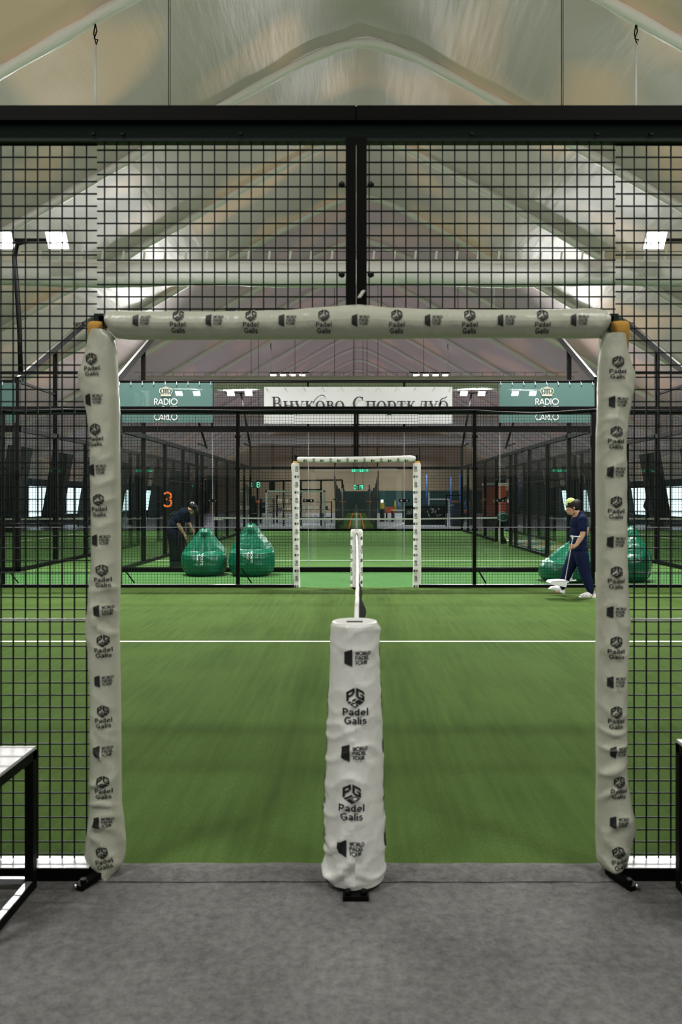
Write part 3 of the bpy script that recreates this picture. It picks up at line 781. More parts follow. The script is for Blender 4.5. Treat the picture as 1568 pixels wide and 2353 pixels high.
DS = 3.06
L_TAB = [(757, 204, 244), (763, 200, 250), (772, 196, 258), (800, 190, 262), (830, 182, 263), (857, 171, 264), (890, 176, 265), (920, 186, 267), (950, 193, 268), (1000, 200, 268), (1100, 201, 269), (1200, 203, 270), (1300, 203, 270), (1400, 195, 268), (1430, 190, 267), (1460, 191, 267), (1500, 195, 268), (1600, 200, 270), (1750, 200, 271), (1850, 200, 272), (1900, 196, 278), (1940, 190, 282), (1975, 188, 281), (1990, 198, 277), (2003, 212, 270), (2014, 222, 260), (2021, 240, 252)]
R_TAB = [(766, 1388, 1446), (775, 1385, 1447), (800, 1385, 1450), (830, 1383, 1458), (860, 1382, 1468), (885, 1381, 1466), (920, 1381, 1459), (960, 1380, 1452), (1000, 1378, 1447), (1100, 1377, 1447), (1200, 1378, 1448), (1300, 1378, 1450), (1400, 1378, 1453), (1430, 1378, 1456), (1500, 1377, 1452), (1600, 1376, 1449), (1750, 1378, 1448), (1800, 1378, 1450), (1850, 1377, 1458), (1900, 1376, 1468), (1915, 1377, 1471), (1940, 1377, 1462), (1960, 1378, 1456), (1985, 1379, 1449), (1998, 1388, 1436), (2006, 1398, 1424)]
for (tab, side, lbl, cx0, cx1, fx) in ((L_TAB, -1, 'white printed padding sleeve on the left post of the nearest gate', 214, 240, (203, 243)), (R_TAB, 1, 'white printed padding sleeve on the right post of the nearest gate', 1418, 1421, (1398, 1446))):
    t = thing('post_padding', (side * 1.045, NEAR, 0), lbl, 'padding', 'padding sleeves of the nearest gate')
    sl = Sleeve(px_rows(tab, DS), False, NEAR, 0.058, 1.3 + side * 2, lambda q: 0.006 + 0.013 * max(0, 1.3 - q) ** 0.8)
    mb = MB(); sl.body(mb, 260, 34)
    for i in range(15):
        y = 838 + i * 80.5 if side < 0 else 845 + i * 80.0
        k = i / 14.0; xx = (cx0 + (cx1 - cx0) * min(1, k * 2.2)) if side < 0 else cx0 + (2 if i > 1 else 0) - (6 if 2 <= i <= 10 else 0)
        if side < 0 and i == 14: xx += 0
        tilt = 0.2 if (i == 14) else (0.04 if side < 0 else -0.02)
        sl.decal(mb, PADEL_S if i % 2 == 0 else TOUR_S, PX(xx, DS), PZ(y, DS), 1, tilt)
    mb.build('sleeve', [M['vinyl_dim'], M['print']], t)
    mb = MB(); x0, x1 = PX(fx[0], 3.1), PX(fx[1], 3.1); c, w = (x0 + x1) / 2, (x1 - x0) / 2
    zt = PZ(742, 3.1)
    mb.tube([(c, NEAR, zt - 0.12), (c, NEAR, zt - 0.02), (c, NEAR, zt - 0.004), (c, NEAR, zt)], [w * 0.9, w * 1.02, w, w * 0.9], 22); mb.build('foam_core', M['foam'], t)
# tail of the left sleeve hanging at the floor, as its own flap
# crossbar sleeve
B_TAB = [(243, 722, 748), (246, 714, 756), (252, 711, 764), (262, 709, 773), (300, 710, 776), (500, 711, 776), (650, 708, 775), (750, 700, 775), (825, 694, 775), (900, 702, 774), (1000, 706, 772), (1200, 707, 771), (1350, 705, 773), (1385, 706, 772), (1396, 709, 764), (1401, 718, 752)]
t = thing('crossbar_padding', (0, NEAR, 2.25), 'long white printed padding sleeve on the crossbar of the nearest gate', 'padding', 'padding sleeves of the nearest gate')
sl = Sleeve(px_rows(B_TAB, DS, True), True, NEAR, 0.06, 7.7, 0.0035)
mb = MB(); sl.body(mb, 220, 30)
for i in range(13):
    sl.decal(mb, TOUR_S if i % 2 == 0 else PADEL_S, PX(328 + 83.4 * i, DS), PZ(738.5, DS), 1)
mb.build('sleeve', [M['vinyl_dim'], M['print']], t)
mb = MB(); mb.bar((0.012, NEAR - 0.05, 2.342), (0.03, NEAR - 0.03, 2.375), 0.016, 0.006); mb.build('cable_tie', M['strap'], t)

# far gate, seen from inside: the sleeves are white and smooth
DF = 13.06
for (x0, x1, side, lbl) in ((670, 688, -1, 'white padding sleeve on the left post of the far gate'), (950, 968, 1, 'white padding sleeve on the right post of the far gate')):
    t = thing('post_padding', (PX((x0 + x1) / 2, DF), FAR, 0), lbl, 'padding', 'padding sleeves of the far gate')
    tab = [(1064, x0 + 1, x1 - 1), (1068, x0 - (1 if side < 0 else 0), x1), (1090, x0, x1), (1200, x0 + 2 if side < 0 else x0 + 1, x1), (1300, x0 + 3 if side < 0 else x0, x1 + 1), (1340, x0 + 4 if side < 0 else x0 - 1, x1 + 2 if side < 0 else x1), (1350, x0 + 4 if side < 0 else x0 - 1, x1 + 2 if side < 0 else x1 - 1)]
    sl = Sleeve(px_rows(tab, DF), False, FAR, 0.06, 3 + side, 0.004)
    mb = MB(); sl.body(mb, 120, 22)
    for i in range(16):
        sl.decal(mb, PADEL_S if i % 2 == 0 else TOUR_S, PX((x0 + x1) / 2 + (3.2 if side < 0 else -3.4), DF), PZ(1077.5 + 18.0 * i, DF), 1)
    mb.build('sleeve', [M['vinyl'], M['print']], t)
    mb = MB(); c = PX((x0 + x1) / 2 + (1 if side < 0 else 0), FAR); mb.tube([(c, FAR, 0.02), (c, FAR, PZ(1060, FAR))], 0.046, 16); mb.build('foam_core', M['foam'], t)
t = thing('crossbar_padding', (0, FAR, 2.25), 'white padding sleeve on the crossbar of the far gate below the white banner', 'padding', 'padding sleeves of the far gate')
tab = [(683, 1051, 1059), (686, 1049, 1062), (760, 1049, 1063), (850, 1048, 1062), (945, 1046, 1061), (953, 1047, 1060), (956, 1050, 1056)]
sl = Sleeve(px_rows(tab, DF, True), True, FAR, 0.055, 2.2, 0.003)
mb = MB(); sl.body(mb, 100, 22)
for i in range(13):
    sl.decal(mb, ([(x * 0.9, z * 0.9) for x, z in (TOUR_S if i % 2 == 0 else PADEL_S)[0]], (TOUR_S if i % 2 == 0 else PADEL_S)[1]), PX(702 + 19.4 * i, DF), PZ(1058.5, DF), 1)
mb.build('sleeve', [M['vinyl'], M['print']], t)

# ------------------------------------------------------------------ net of the front court with its padded posts
def net_post(yc, dr, tab, lbl, near):
    t = thing('net_post', (PX(818, yc), yc, 0), lbl, 'net post', None)
    cx = PX(818, yc)
    mb = MB(); mb.box(cx - 0.04, cx + 0.04, yc - 0.03, yc + 0.03, 0.0, 0.94); mb.build('post', M['black'], t)
    mb = MB(); mb.box(cx - 0.05, cx + 0.05, yc - 0.16, yc + 0.16, 0, 0.018)
    for x in (-0.03, 0.03): mb.cyl((cx + x, yc - 0.138, 0.018), (cx + x, yc - 0.138, 0.035), 0.012, 8)
    mb.build('base_plate', M['black'], t)
    rows = px_rows(tab, yc)
    r0 = (rows[len(rows) // 2][2] - rows[len(rows) // 2][1]) / 2
    class NS(Sleeve):
        def surf(s, q, ang, lift=0):
            lo, hi = lerp_rows(s.rows, q)[:2]; c, w = (lo + hi) / 2, (hi - lo) / 2
            k = w + wrinkle(sin(ang) * w, q, s.seed, s.amp(q)) + lift
            return Vector((c + k * sin(ang), s.yc - s.flip * k * cos(ang), q))
    sl = NS(rows, False, yc, r0, 5.1, (lambda q: 0.008 + 0.010 * max(0, 0.75 - q)) if near else (lambda q: 0.003), 1)
    mb = MB(); sl.body(mb, 150 if near else 80, 44)
    zt, zb = rows[-1][0], rows[0][0]
    ct, wt = (rows[-1][1] + rows[-1][2]) / 2, (rows[-1][2] - rows[-1][1]) / 2
    rim = lambda u, v: (ct + wt * (1 - 0.12 * sin(u * pi / 2)) * (1 - u * 0.0) * sin(2 * pi * v) * (1 if u < 0.4 else (1 - (u - 0.4) / 0.6)), yc - wt * (1 - 0.12 * sin(u * pi / 2)) * cos(2 * pi * v) * (1 if u < 0.4 else (1 - (u - 0.4) / 0.6)), zt + 0.012 * min(1, u * 2.5))
    mb.grid(rim, 10, 44)
    if near:
        for (x, y, big) in ((820, 1512, 0), (817, 1620, 1), (814, 1728, 0), (809, 1838, 1), (807, 1945, 0)):
            sl.decal(mb, PADEL_L if big else TOUR_L, PX(x, yc - 0.1), PZ(y, yc - 0.1) , 1)
        for off in (0.235, -0.235):
            for (y, big) in ((1512, 0), (1620, 1), (1728, 0), (1838, 1), (1945, 0)):
                vf = PADEL_L if big else TOUR_L
                out = []
                for (px, pz) in vf[0]:
                    q = PZ(y, yc - 0.1) + pz; lo, hi = lerp_rows(rows, q)[:2]; w = (hi - lo) / 2
                    out.append(sl.surf(q, (px + off) / w * 0.78, 0.003))
                mb.add(out, vf[1], 1)
    else:
        for a0 in (-1.15, 1.15):
            for i in range(5):
                vf = PADEL_L if i % 2 else TOUR_L
                out = []
                for (px, pz) in vf[0]:
                    q = 0.86 - 0.187 * i + pz; out.append(sl.surf(q, px / r0 + a0, 0.003))
                mb.add(out, vf[1], 1)
    mb.build('padding', [M['vinyl'], M['print']], t)
    mb = MB(); mb.box(ct - 0.032, ct + 0.032, yc - 0.03, yc - 0.008, zt + 0.0125, zt + 0.0145); mb.build('top_slot', M['print'], t)
    mb = MB(); mb.tube([(ct, yc, zb - 0.012), (ct, yc, zb + 0.01)], [wt * 0.95, wt * 1.1], 30); mb.build('bottom_rim', M['cable'], t)
    if not near:
        mb = MB(); mb.prism([(-0.012, 0.5), (0.012, 0.5), (0.02, 0.93), (0, 0.95), (-0.02, 0.93)], lambda x, z, d: Vector((ct + x, yc - r0 - 0.004 + d, z)), 0.006); mb.build('net_slit', M['print'], t)
    return t
net_post(3.05, 1, [(1434, 761, 870), (1440, 760, 872), (1470, 760, 871), (1500, 759, 871), (1600, 756, 876), (1700, 752, 880), (1800, 750, 882), (1900, 749, 884), (2000, 749, 885), (2011, 752, 883)], 'white padded net post in front of the near gate, closest to the camera', True)
net_post(12.95, 1, [(1218, 807, 833), (1222, 806, 834), (1280, 806, 834), (1348, 806, 834)], 'small white padded net post standing in the far gate', False)

t = thing('padel_net', (0, 8, 0), 'black padel net with white top band running away from the near padded post', 'net')
def net_top(y): return 0.925 - 0.05 * sin(pi * (y - 3.1) / 9.85)
def net_x(y, h):
    k = sin(pi * max(0, min(1, (y - 3.2) / 9.7)))
    return PX(818, 3.05) * (1 - (y - 3.1) / 9.85) + PX(819.5, 12.9) * (y - 3.1) / 9.85 + 0.012 * k + (0.05 * exp(-((y - 5.2) / 1.6) ** 2) + 0.015 * k) * sin(pi * min(1, h)) * (1 + 0.25 * sin(y * 5))
mb = MB(); ys = [3.16 + (12.84 - 3.16) * i / 120 for i in range(121)]
prof = [(-0.012, -0.05), (-0.013, -0.004), (-0.008, 0.006), (0.008, 0.006), (0.013, -0.004), (0.012, -0.05)]
vs = [(net_x(y, 0) + px + 0.003 * noise.noise(Vector((y * 3, 0, 0))), y, net_top(y) + pz) for y in ys for px, pz in prof]
mb.add(vs, [(i * 6 + j, (i + 1) * 6 + j, (i + 1) * 6 + j + 1, i * 6 + j + 1) for i in range(120) for j in range(5)], 0, True)
mb.build('top_band', M['line'], t)
mb = MB()
for i in range(216):
    y = 3.17 + 0.0448 * i; zt = net_top(y) - 0.045
    pts = [(net_x(y, h / 6), y, zt * (1 - h / 6) + 0.02) for h in range(7)]
    for a, b in zip(pts, pts[1:]): mb.bar(a, b, 0.0026)
for h in range(19):
    hh = h / 18
    pts = [(net_x(y, hh), y, (net_top(y) - 0.045) * (1 - hh) + 0.02) for y in ys[::2]]
    for a, b in zip(pts, pts[1:]): mb.bar(a, b, 0.0026)
mb.build('netting', M['net'], t)
mb = MB()
mb.grid(lambda u, v: (net_x(3.2 + 9.6 * u, v * 0.3) + 0.004, 3.2 + 9.6 * u, net_top(3.2 + 9.6 * u) - 0.05 - 0.1 * v), 60, 3); mb.build('band_lining', M['net'], t)

# ------------------------------------------------------------------ cables on the near top rail, benches outside the fence
mb = MB(); mb.tube([(PX(x, 3.1), 3.1, PZ(y, 3.1) + 0.0) for x, y in ((982, 258), (990, 252), (1000, 250), (1020, 250), (1045, 255), (1060, 257), (1075, 254), (1090, 257), (1120, 258), (1300, 259), (1600, 260))], 0.0085, 8)
for x in (1055, 1089): mb.cyl((PX(x, 3.1), 3.1, PZ(256, 3.1)), (PX(x + 1, 3.1), 3.1, PZ(246, 3.1)), 0.003, 6)
tag(mb.build('power_cable', M['cable']), 'black cable humped on top of the near fence rail, right of the centre post', 'cable')
t = thing('cable_connector', (PX(950, 3.1), 3.1, 3.12), 'small pale connector with an orange dot on the near fence rail', 'connector')
mb = MB(); mb.tube([(PX(926, 3.1), 3.1, 3.124), (PX(962, 3.1), 3.1, 3.122), (PX(976, 3.1), 3.1, 3.128), (PX(982, 3.1), 3.1, 3.128)], 0.005, 8); mb.build('body', M['strap'], t)
mb = MB(); mb.ball((PX(945, 3.1), 3.1, 3.128), 0.008); mb.build('orange_cap', M['orange'], t)
mb = MB(); mb.tube([(PX(x, 3.1), 3.12, PZ(y, 3.1)) for x, y in ((-200, 250), (0, 254), (80, 257), (300, 259), (500, 259), (780, 257), (800, 254))], 0.007, 8)
tag(mb.build('power_cable', M['cable']), 'thin black cable lying on the left half of the near fence rail', 'cable')

def bench(s, zt, lbl):
    x0 = s * 1.262; x1 = s * 2.75; yb, yf = 3.0, 2.56; w = 0.034
    t = thing('bench', ((x0 + x1) / 2, 2.8, 0), lbl, 'bench', 'benches outside the near fence')
    a, b = sorted((x0, x1))
    mb = MB(); mb.box(a + 0.003, b - 0.003, yf + 0.003, yb - 0.003, zt - 0.012, zt); mb.build('seat', M['bench_white'], t)
    mb = MB(); hw = w / 2
    for y in (yf + hw, yb - hw): mb.bar((a, y, zt - 0.03), (b, y, zt - 0.03), w)
    for x in (a + hw, b - hw): mb.bar((x, yf, zt - 0.03), (x, yb, zt - 0.03), w)
    mb.build('seat_frame', M['black'], t)
    for x in (a + hw, b - hw):
        for y in (yf + hw, yb - hw):
            mb = MB(); mb.box(x - hw, x + hw, y - hw, y + hw, 0, zt - 0.012); mb.build('leg', M['black'], t)
    for x in (a + hw, b - hw):
        mb = MB(); mb.bar((x, yf + w, 0.02), (x, yb - w, 0.02), w, 0.035); r = mb.build('foot_rail', M['black'], t)
        mb = MB(); mb.box(x - hw * 0.75, x + hw * 0.75, yf + w, yb - w, 0.0375, 0.039); mb.build('rail_cap', M['zinc'], r)
    mb = MB(); mb.bar((a + w, yb - hw, 0.035), (b - w, yb - hw, 0.035), 0.02, 0.02); mb.build('stretcher', M['zinc'], t)
bench(-1, 0.558, 'white topped bench on a black steel frame, left of the near gate')
bench(1, 0.585, 'white topped bench on a black steel frame, cut off right of the near gate')
# ------------------------------------------------------------------ the courts beyond the aisle: steel, glass and mesh
CY0, CY1 = 15.85, 35.9
def enclosure(xc, lbl, sides, near_end, far_end):
    t = thing('court_enclosure', (xc, (CY0 + CY1) / 2, 0), lbl, 'court', 'glass and mesh court enclosures beyond the aisle')
    def part(fn, name, m): b = MB(); fn(b); return b.build(name, m, t)
    def end(y, sg):
        part(lambda b: b.box(xc - 5.05, xc + 5.05, y - 0.05, y + 0.05, 0.0, 0.1), 'base_beam', M['black'])
        part(lambda b: (b.box(xc - 5.05, xc + 5.05, y - 0.045, y + 0.045, 2.92, 3.04)), 'wall_beam', M['black'])
        part(lambda b: b.bar((xc - 5.05, y, 3.98), (xc + 5.05, y, 3.98), 0.05), 'top_rail', M['black'])
        for x in (-5, 5): part(lambda b: b.box(xc + x - 0.05, xc + x + 0.05, y - 0.05, y + 0.05, 0, 4.03), 'corner_post', M['black'])
        for x in (-3, -1, 1, 3): part(lambda b: b.box(xc + x - 0.025, xc + x + 0.025, y - 0.03, y + 0.03, 3.0, 4.0), 'mesh_post', M['black'])
        for i in range(5):
            x0 = xc - 5 + 2 * i
            g = part(lambda b: b.box(x0 + 0.006, x0 + 1.994, y - 0.005, y + 0.005, 0.1, 2.92), 'glass_panel', M['glass'])
            if i:
                for z in (1.49,):
                    b = MB(); b.box(x0 - 0.11, x0 + 0.11, y - 0.012, y - 0.006, z - 0.03, z + 0.03)
                    for dx in (-0.06, 0.06): b.cyl((x0 + dx, y - 0.012, z), (x0 + dx, y - 0.022, z), 0.018, 8, 1)
                    b.build('glass_clamp', [M['black'], M['chrome']], g)
                b = MB(); b.box(x0 - 0.005, x0 + 0.005, y - 0.004, y + 0.004, 0.1, 2.92); b.build('glass_edge', M['zinc'], g)
            part(lambda b: b.wires((x0, y, 3.04), (1, 0, 0), (0, 0, 1), 2, 0.93, 0.05, 0.05, 0.0022), 'mesh_panel', M['wire'])
    if near_end: end(CY0, 1)
    if far_end: end(CY1, -1)
    for s in sides:
        x = xc + s * 5
        for (ya, yb, z1) in ((CY0, CY0 + 4, 3), (CY0 + 4, 24.6, 3), (27.1, CY1 - 4, 3), (CY1 - 4, CY1, 3)):
            part(lambda b: b.box(x - 0.045, x + 0.045, ya, yb, 0, 0.08), 'base_beam', M['black'])
        part(lambda b: b.box(x - 0.05, x + 0.05, CY0, CY1, 2.94, 3.04), 'side_beam', M['black'])
        ys = [CY0 + 2, CY0 + 4, 21.9, 23.8, 24.6, 27.1, 29.4, 31.9, CY1 - 2]
        for y in ys: part(lambda b: b.box(x - 0.05, x + 0.05, y - 0.04, y + 0.04, 0, 5.0 if y == CY0 + 2 else 3.0), 'side_post', M['black'])
        part(lambda b: b.box(x - 0.05, x + 0.05, 24.6, 27.1, 2.18, 2.24), 'door_header', M['black'])
        for (ya, yb) in ((CY0, CY0 + 2), (CY0 + 2, CY0 + 4), (CY1 - 4, CY1 - 2), (CY1 - 2, CY1)):
            part(lambda b: b.box(x - 0.005, x + 0.005, ya + 0.05, yb - 0.05, 0.08, 2.94), 'glass_panel', M['glass'])
        # raised corner: side mesh to four metres, sloping strut of the roof bar above it
        part(lambda b: b.bar((x, CY0, 3.98), (x, CY0 + 2, 3.98), 0.05), 'corner_rail', M['black'])
        part(lambda b: b.wires((x, CY0, 3.04), (0, 1, 0), (0, 0, 1), 2, 0.93, 0.05, 0.05, 0.0022), 'mesh_panel', M['wire'])
        part(lambda b: b.bar((x, CY0, 4.0), (x, CY0 + 3.75, 6.0), 0.09, 0.13), 'sloping_strut', M['black'])
        part(lambda b: b.bar((x, CY0, 4.07), (x, CY0 + 3.75, 6.07), 0.06, 0.010), 'strut_cover', M['pole_grey'])
        b = MB(); b.box(x - 0.22, x + 0.1, CY0 + 3.7, CY0 + 3.95, 6.0, 6.07); b.bar((x, CY0 + 3.8, 6.05), (x - s * -0.32 if False else x + (0.34 if s * xc <= 0 and xc < 0 else -0.34) * (1 if xc != 0 else -s), CY0 + 3.8, 6.24), 0.2, 0.04)
        b.build('lamp_bracket', M['lamp_off'], t)
        part(lambda b: b.bar((x, CY1 - 2, 3.98), (x, CY1, 3.98), 0.05), 'corner_rail', M['black'])
        for (ya, yb, z0) in ((CY0 + 4, 21.9, 0.08), (21.9, 24.6, 0.08), (24.6, 27.1, 2.24), (27.1, 29.4, 0.08), (29.4, CY1 - 4, 0.08)):
            part(lambda b: b.wires((x, ya, z0), (0, 1, 0), (0, 0, 1), yb - ya, 2.94 - z0, 0.05, 0.05, 0.0022), 'mesh_panel', M['wire'])
        for (ya, yb) in ((CY0 + 4, 24.6), (27.1, CY1 - 4)):
            part(lambda b: b.bar((x, ya, 2.0), (x, yb, 2.0), 0.04), 'mid_rail', M['black'])
            part(lambda b: b.bar((x, ya, 1.0), (x, yb, 1.0), 0.025), 'mid_rail', M['black'])
    return t
enclosure(0.0, 'black steel and glass court enclosure in the middle, carrying the white banner', (-1, 1), True, True)
enclosure(-12.07, 'black steel and glass court enclosure at the left, past the left gate post', (1,), True, False)
enclosure(12.07, 'black steel and glass court enclosure at the right edge, past the right gate post', (-1,), True, False)
mb = MB()
for (z, r) in ((4.02, 0.012),): mb.tube([(PX(x, 15.82), 15.82, PZ(y, 15.82)) for x, y in ((268, 875), (330, 876), (400, 875.5), (490, 877), (600, 877), (700, 876), (819, 877.5), (950, 876.5), (1147, 878), (1260, 875.5), (1372, 874))], 0.013, 8)
tag(mb.build('power_cable', M['cable']), 'black cable tied along the top rail above the white and green banners', 'cable')
mb = MB(); mb.tube([(PX(x, 13.02), 13.02, PZ(y, 13.02)) for x, y in ((-60, 940), (30, 944), (150, 941), (280, 943), (420, 942), (560, 944), (700, 943), (800, 942), (860, 943), (980, 944), (1090, 943), (1150, 947), (1230, 950), (1320, 944), (1372, 941), (1500, 943), (1620, 944))], 0.016, 8)
tag(mb.build('power_cable', M['cable']), 'black cable sagging along the far fence top, crossing the banner lettering', 'cable')

# nets of the courts beyond
def court_net(xc, x0, x1, lbl):
    t = thing('padel_net', (xc, 25.9, 0), lbl, 'net')
    top = lambda x: 0.86 + 0.045 * ((x - xc) / 5) ** 2
    mb = MB(); n = 40
    for i in range(n):
        a, b = x0 + (x1 - x0) * i / n, x0 + (x1 - x0) * (i + 1) / n
        mb.bar((a, 25.9, top(a) - 0.027), (b, 25.9, top(b) - 0.027), 0.02, 0.055)
    mb.build('top_band', M['line'], t)
    mb = MB(); k = int((x1 - x0) / 0.05)
    for i in range(k + 1):
        x = x0 + (x1 - x0) * i / k; mb.bar((x, 25.9, 0.02), (x, 25.9, top(x) - 0.05), 0.004)
    for j in range(17): mb.bar((x0, 25.9, 0.03 + 0.05 * j), (x1, 25.9, 0.03 + 0.05 * j), 0.004)
    mb.build('netting', M['net'], t)
    return t
court_net(0, -4.85, 4.85, 'padel net of the middle court, its white band crossing behind the far gate')
court_net(-12.07, -16.9, -7.25, 'padel net of the neighbouring court at the left')
court_net(12.07, 7.25, 16.9, 'padel net of the neighbouring court at the right')
def ball_post(x, y, lbl):
    t = thing('ball_topped_post', (x, y, 0), lbl, 'net post')
    mb = MB(); mb.box(x - 0.05, x + 0.05, y - 0.05, y + 0.05, 0, 1.0); mb.prism([(-0.05, 0), (0.17, 0), (0.17, 0.05), (0.05, 0.3), (-0.05, 0.3)], lambda a, z, d: Vector((x + a, y - 0.02 + d, z)), 0.04)
    mb.build('post', M['black'], t)
    mb = MB(); mb.ball((x, y - 0.12, 0.91), 0.185, 24); b = mb.build('ball', M['ball'], t)
    mb = MB()
    for sg in (-1, 1):
        mb.tube([(x + 0.188 * sin(a) * cos(0.5), y - 0.12 - 0.188 * cos(a) * cos(0.5), 0.91 + sg * 0.188 * (0.48 + 0.16 * cos(2 * a))) for a in [(-1.5 + 3 * i / 16) for i in range(17)]], 0.008, 6)
    mb.build('ball_seam', M['print_white'], b)
ball_post(4.95, 25.8, 'dark green tennis ball shaped cap on the right net post of the middle court')
ball_post(-6.15, 25.8, 'dark green tennis ball shaped cap half hidden behind the bending person')
t = thing('net_tag', (PX(501, 25.9), 25.85, 0.85), 'small white printed tag at the left end of the middle net', 'tag')
mb = MB(); mb.box(PX(490, 25.9), PX(513, 25.9), 25.84, 25.86, 0.80, 0.89); mb.build('plate', M['print_white'], t)

# ------------------------------------------------------------------ banners and numbers
YB = CY0 - 0.07
def cloth(mb, x0, x1, z0, z1, y, seed, mi=0, t=0.004, amp=0.008):
    f = lambda u, v, o=0: (x0 + (x1 - x0) * u, y + o + amp * noise.noise(Vector((u * 4 + seed, v * 2, seed))), z0 + (z1 - z0) * v)
    mb.grid(lambda u, v: f(u, v), 40, 10, mi); mb.grid(lambda u, v: f(u, v, t), 40, 10, mi)
t = thing('banner', (PX(823, YB), YB, 3.07), 'long white banner with two dark Cyrillic words, tied to the mesh of the middle court', 'banner')
mb = MB(); cloth(mb, PX(607, YB), PX(1040, YB), PZ(974, YB), PZ(889, YB), YB, 1)
K = YB / FPX
for (w, x0, x1) in (('Внуково', 624, 793), ('Спортклуб', 811, 1031)):
    g, adv = serif_line(w); sx = (x1 - x0) / adv * K
    set_on(mb, g, (PX(x0, YB), YB - 0.012, PZ(944, YB)), (sx / (32 * K), 0, 0), (0, 0, 1), 32 * K, 1)
g = G2(); g.stroke([(0, 0), (5, 9), (11, 15.5), (18, 19), (24, 18.5), (28, 14.5)], [2.2, 1.4, 1.3, 1.4, 1.8, 1.8])
set_on(mb, g, (PX(720, YB), YB - 0.012, PZ(927, YB)), (1, 0, 0), (0, 0, 1), K, 1)
mb.build('cloth', [M['banner_white'], M['lettering']], t)
for x in [612 + 43 * i for i in range(10)] + [1036]:
    for y in (891, 972):
        mb = MB(); mb.cyl((PX(x, YB), YB - 0.004, PZ(y, YB)), (PX(x, YB), YB - 0.016, PZ(y, YB)), 0.011, 8); mb.build('eyelet', M['zinc'], t)
def green_banner(x0, x1, cx, lbl):
    t = thing('banner', (PX((x0 + x1) / 2, YB), YB, 3.1), lbl, 'banner', 'green mesh banners')
    mb = MB(); cloth(mb, PX(x0, YB), PX(x1, YB), PZ(971, YB), PZ(880, YB), YB, x0 * 0.1, amp=0.004)
    if cx:
        for (w, yb) in (('RADIO', 930), ('MONTE', 947.5), ('CARLO', 965)):
            g = sans_line(w, 0.13); wd = max(a for a, b in g.v) - min(a for a, b in g.v)
            set_on(mb, g, (PX(cx, YB), YB - 0.01, PZ(yb, YB)), (54 * K / wd / (14 * K), 0, 0), (0, 0, 1), 14 * K, 1)
        set_on(mb, crown(), (PX(cx, YB), YB - 0.01, PZ(910, YB)), (1.25, 0, 0), (0, 0, 1), 23 * K, 2)
    mb.build('cloth', [M['teal_sheer'], M['print_white'], M['gold']], t)
    for i in range(9):
        x = x0 + 4 + (x1 - x0 - 8) * i / 8
        mb = MB(); mb.cyl((PX(x, YB), YB - 0.003, PZ(883, YB)), (PX(x, YB), YB - 0.014, PZ(883, YB)), 0.011, 8); mb.bar((PX(x, YB), YB - 0.005, PZ(883, YB)), (PX(x - 1, YB), YB + 0.02, PZ(877, YB)), 0.008); mb.build('eyelet', M['zinc'], t)
green_banner(271, 489, 381.5, 'teal green banner with a crown and white capitals at the left of the white banner')
green_banner(1148, 1367, 1257.5, 'teal green banner with a crown and white capitals at the right of the white banner')
green_banner(-180, 36, None, 'plain end of a teal green banner at the left edge, beside the outer floodlight pole')
mb = MB(); set_on(mb, digit3(), (PX(374.5, CY0 - 0.02), CY0 - 0.02, PZ(1164.5, CY0 - 0.02)), (1.0, 0, 0), (0, 0, 1), 0.31)
v = list(mb.v); f = list(mb.f); mb.add([(a, b + 0.003, c) for a, b, c in v], f)
tag(mb.build('number_sticker', M['orange']), 'large orange number 3 stuck on the glass end wall above the bending person', 'number')
t = thing('number_plate', (-4.95, 17.72, 3.55), 'pale square plate with a dark number 3, seen through the left green banner', 'number plate')
mb = MB(); x, y, z = PX(326, 17.75), 17.75, PZ(921, 17.75); mb.box(x - 0.17, x + 0.17, y - 0.01, y + 0.01, z - 0.24, z + 0.24); mb.build('plate', M['print_white'], t)
mb = MB(); set_on(mb, digit3(), (x - 0.085, y - 0.012, z - 0.14), (1, 0, 0), (0, 0, 1), 0.28); mb.build('numeral', M['print'], t)
mb = MB()
for s in (-1, 1):
    g = G2(); g.rect(-0.15, 0.08, -0.012, 0.012); g.poly([(0.08, -0.035), (0.15, 0), (0.08, 0.035)])
    y = CY1 - 0.03
    m1 = MB(); set_on(m1, g, (PX(788 if s < 0 else 849, y), y, PZ(1152.4, y)), (s, 0, 0), (0, 0, 1), 1)
    v = list(m1.v); f = list(m1.f); m1.add([(a, b + 0.003, c) for a, b, c in v], f)
    tag(m1.build('arrow_sticker', M['orange']), 'orange arrow pointing %s on the far glass wall' % ('left' if s < 0 else 'right'), 'arrow')

# ------------------------------------------------------------------ floodlights
def head(mb, c, tilt, w=0.42, d=0.26, h=0.09, lit=True, mb2=None):
    """housing with cooling ribs and, below it, the lens; tilt turns the lens towards -y"""
    R = Matrix.Rotation(tilt, 3, 'X'); c = Vector(c)
    def bx(m, x0, x1, y0, y1, z0, z1):
        vs = [c + R @ Vector((x, y, z)) for x in (x0, x1) for y in (y0, y1) for z in (z0, z1)]
        m.add(vs, [(0, 1, 3, 2), (4, 6, 7, 5), (0, 4, 5, 1), (2, 3, 7, 6), (0, 2, 6, 4), (1, 5, 7, 3)])
    bx(mb, -w / 2, w / 2, -d / 2, d / 2, 0, h * 0.6)
    for i in range(6): bx(mb, -w * 0.42 + i * w * 0.168 - 0.008, -w * 0.42 + i * w * 0.168 + 0.008, -d * 0.4, d * 0.4, h * 0.6, h * 1.3)
    bx(mb2, -w * 0.45, w * 0.45, -d * 0.43, d * 0.43, -0.012, 0.0)
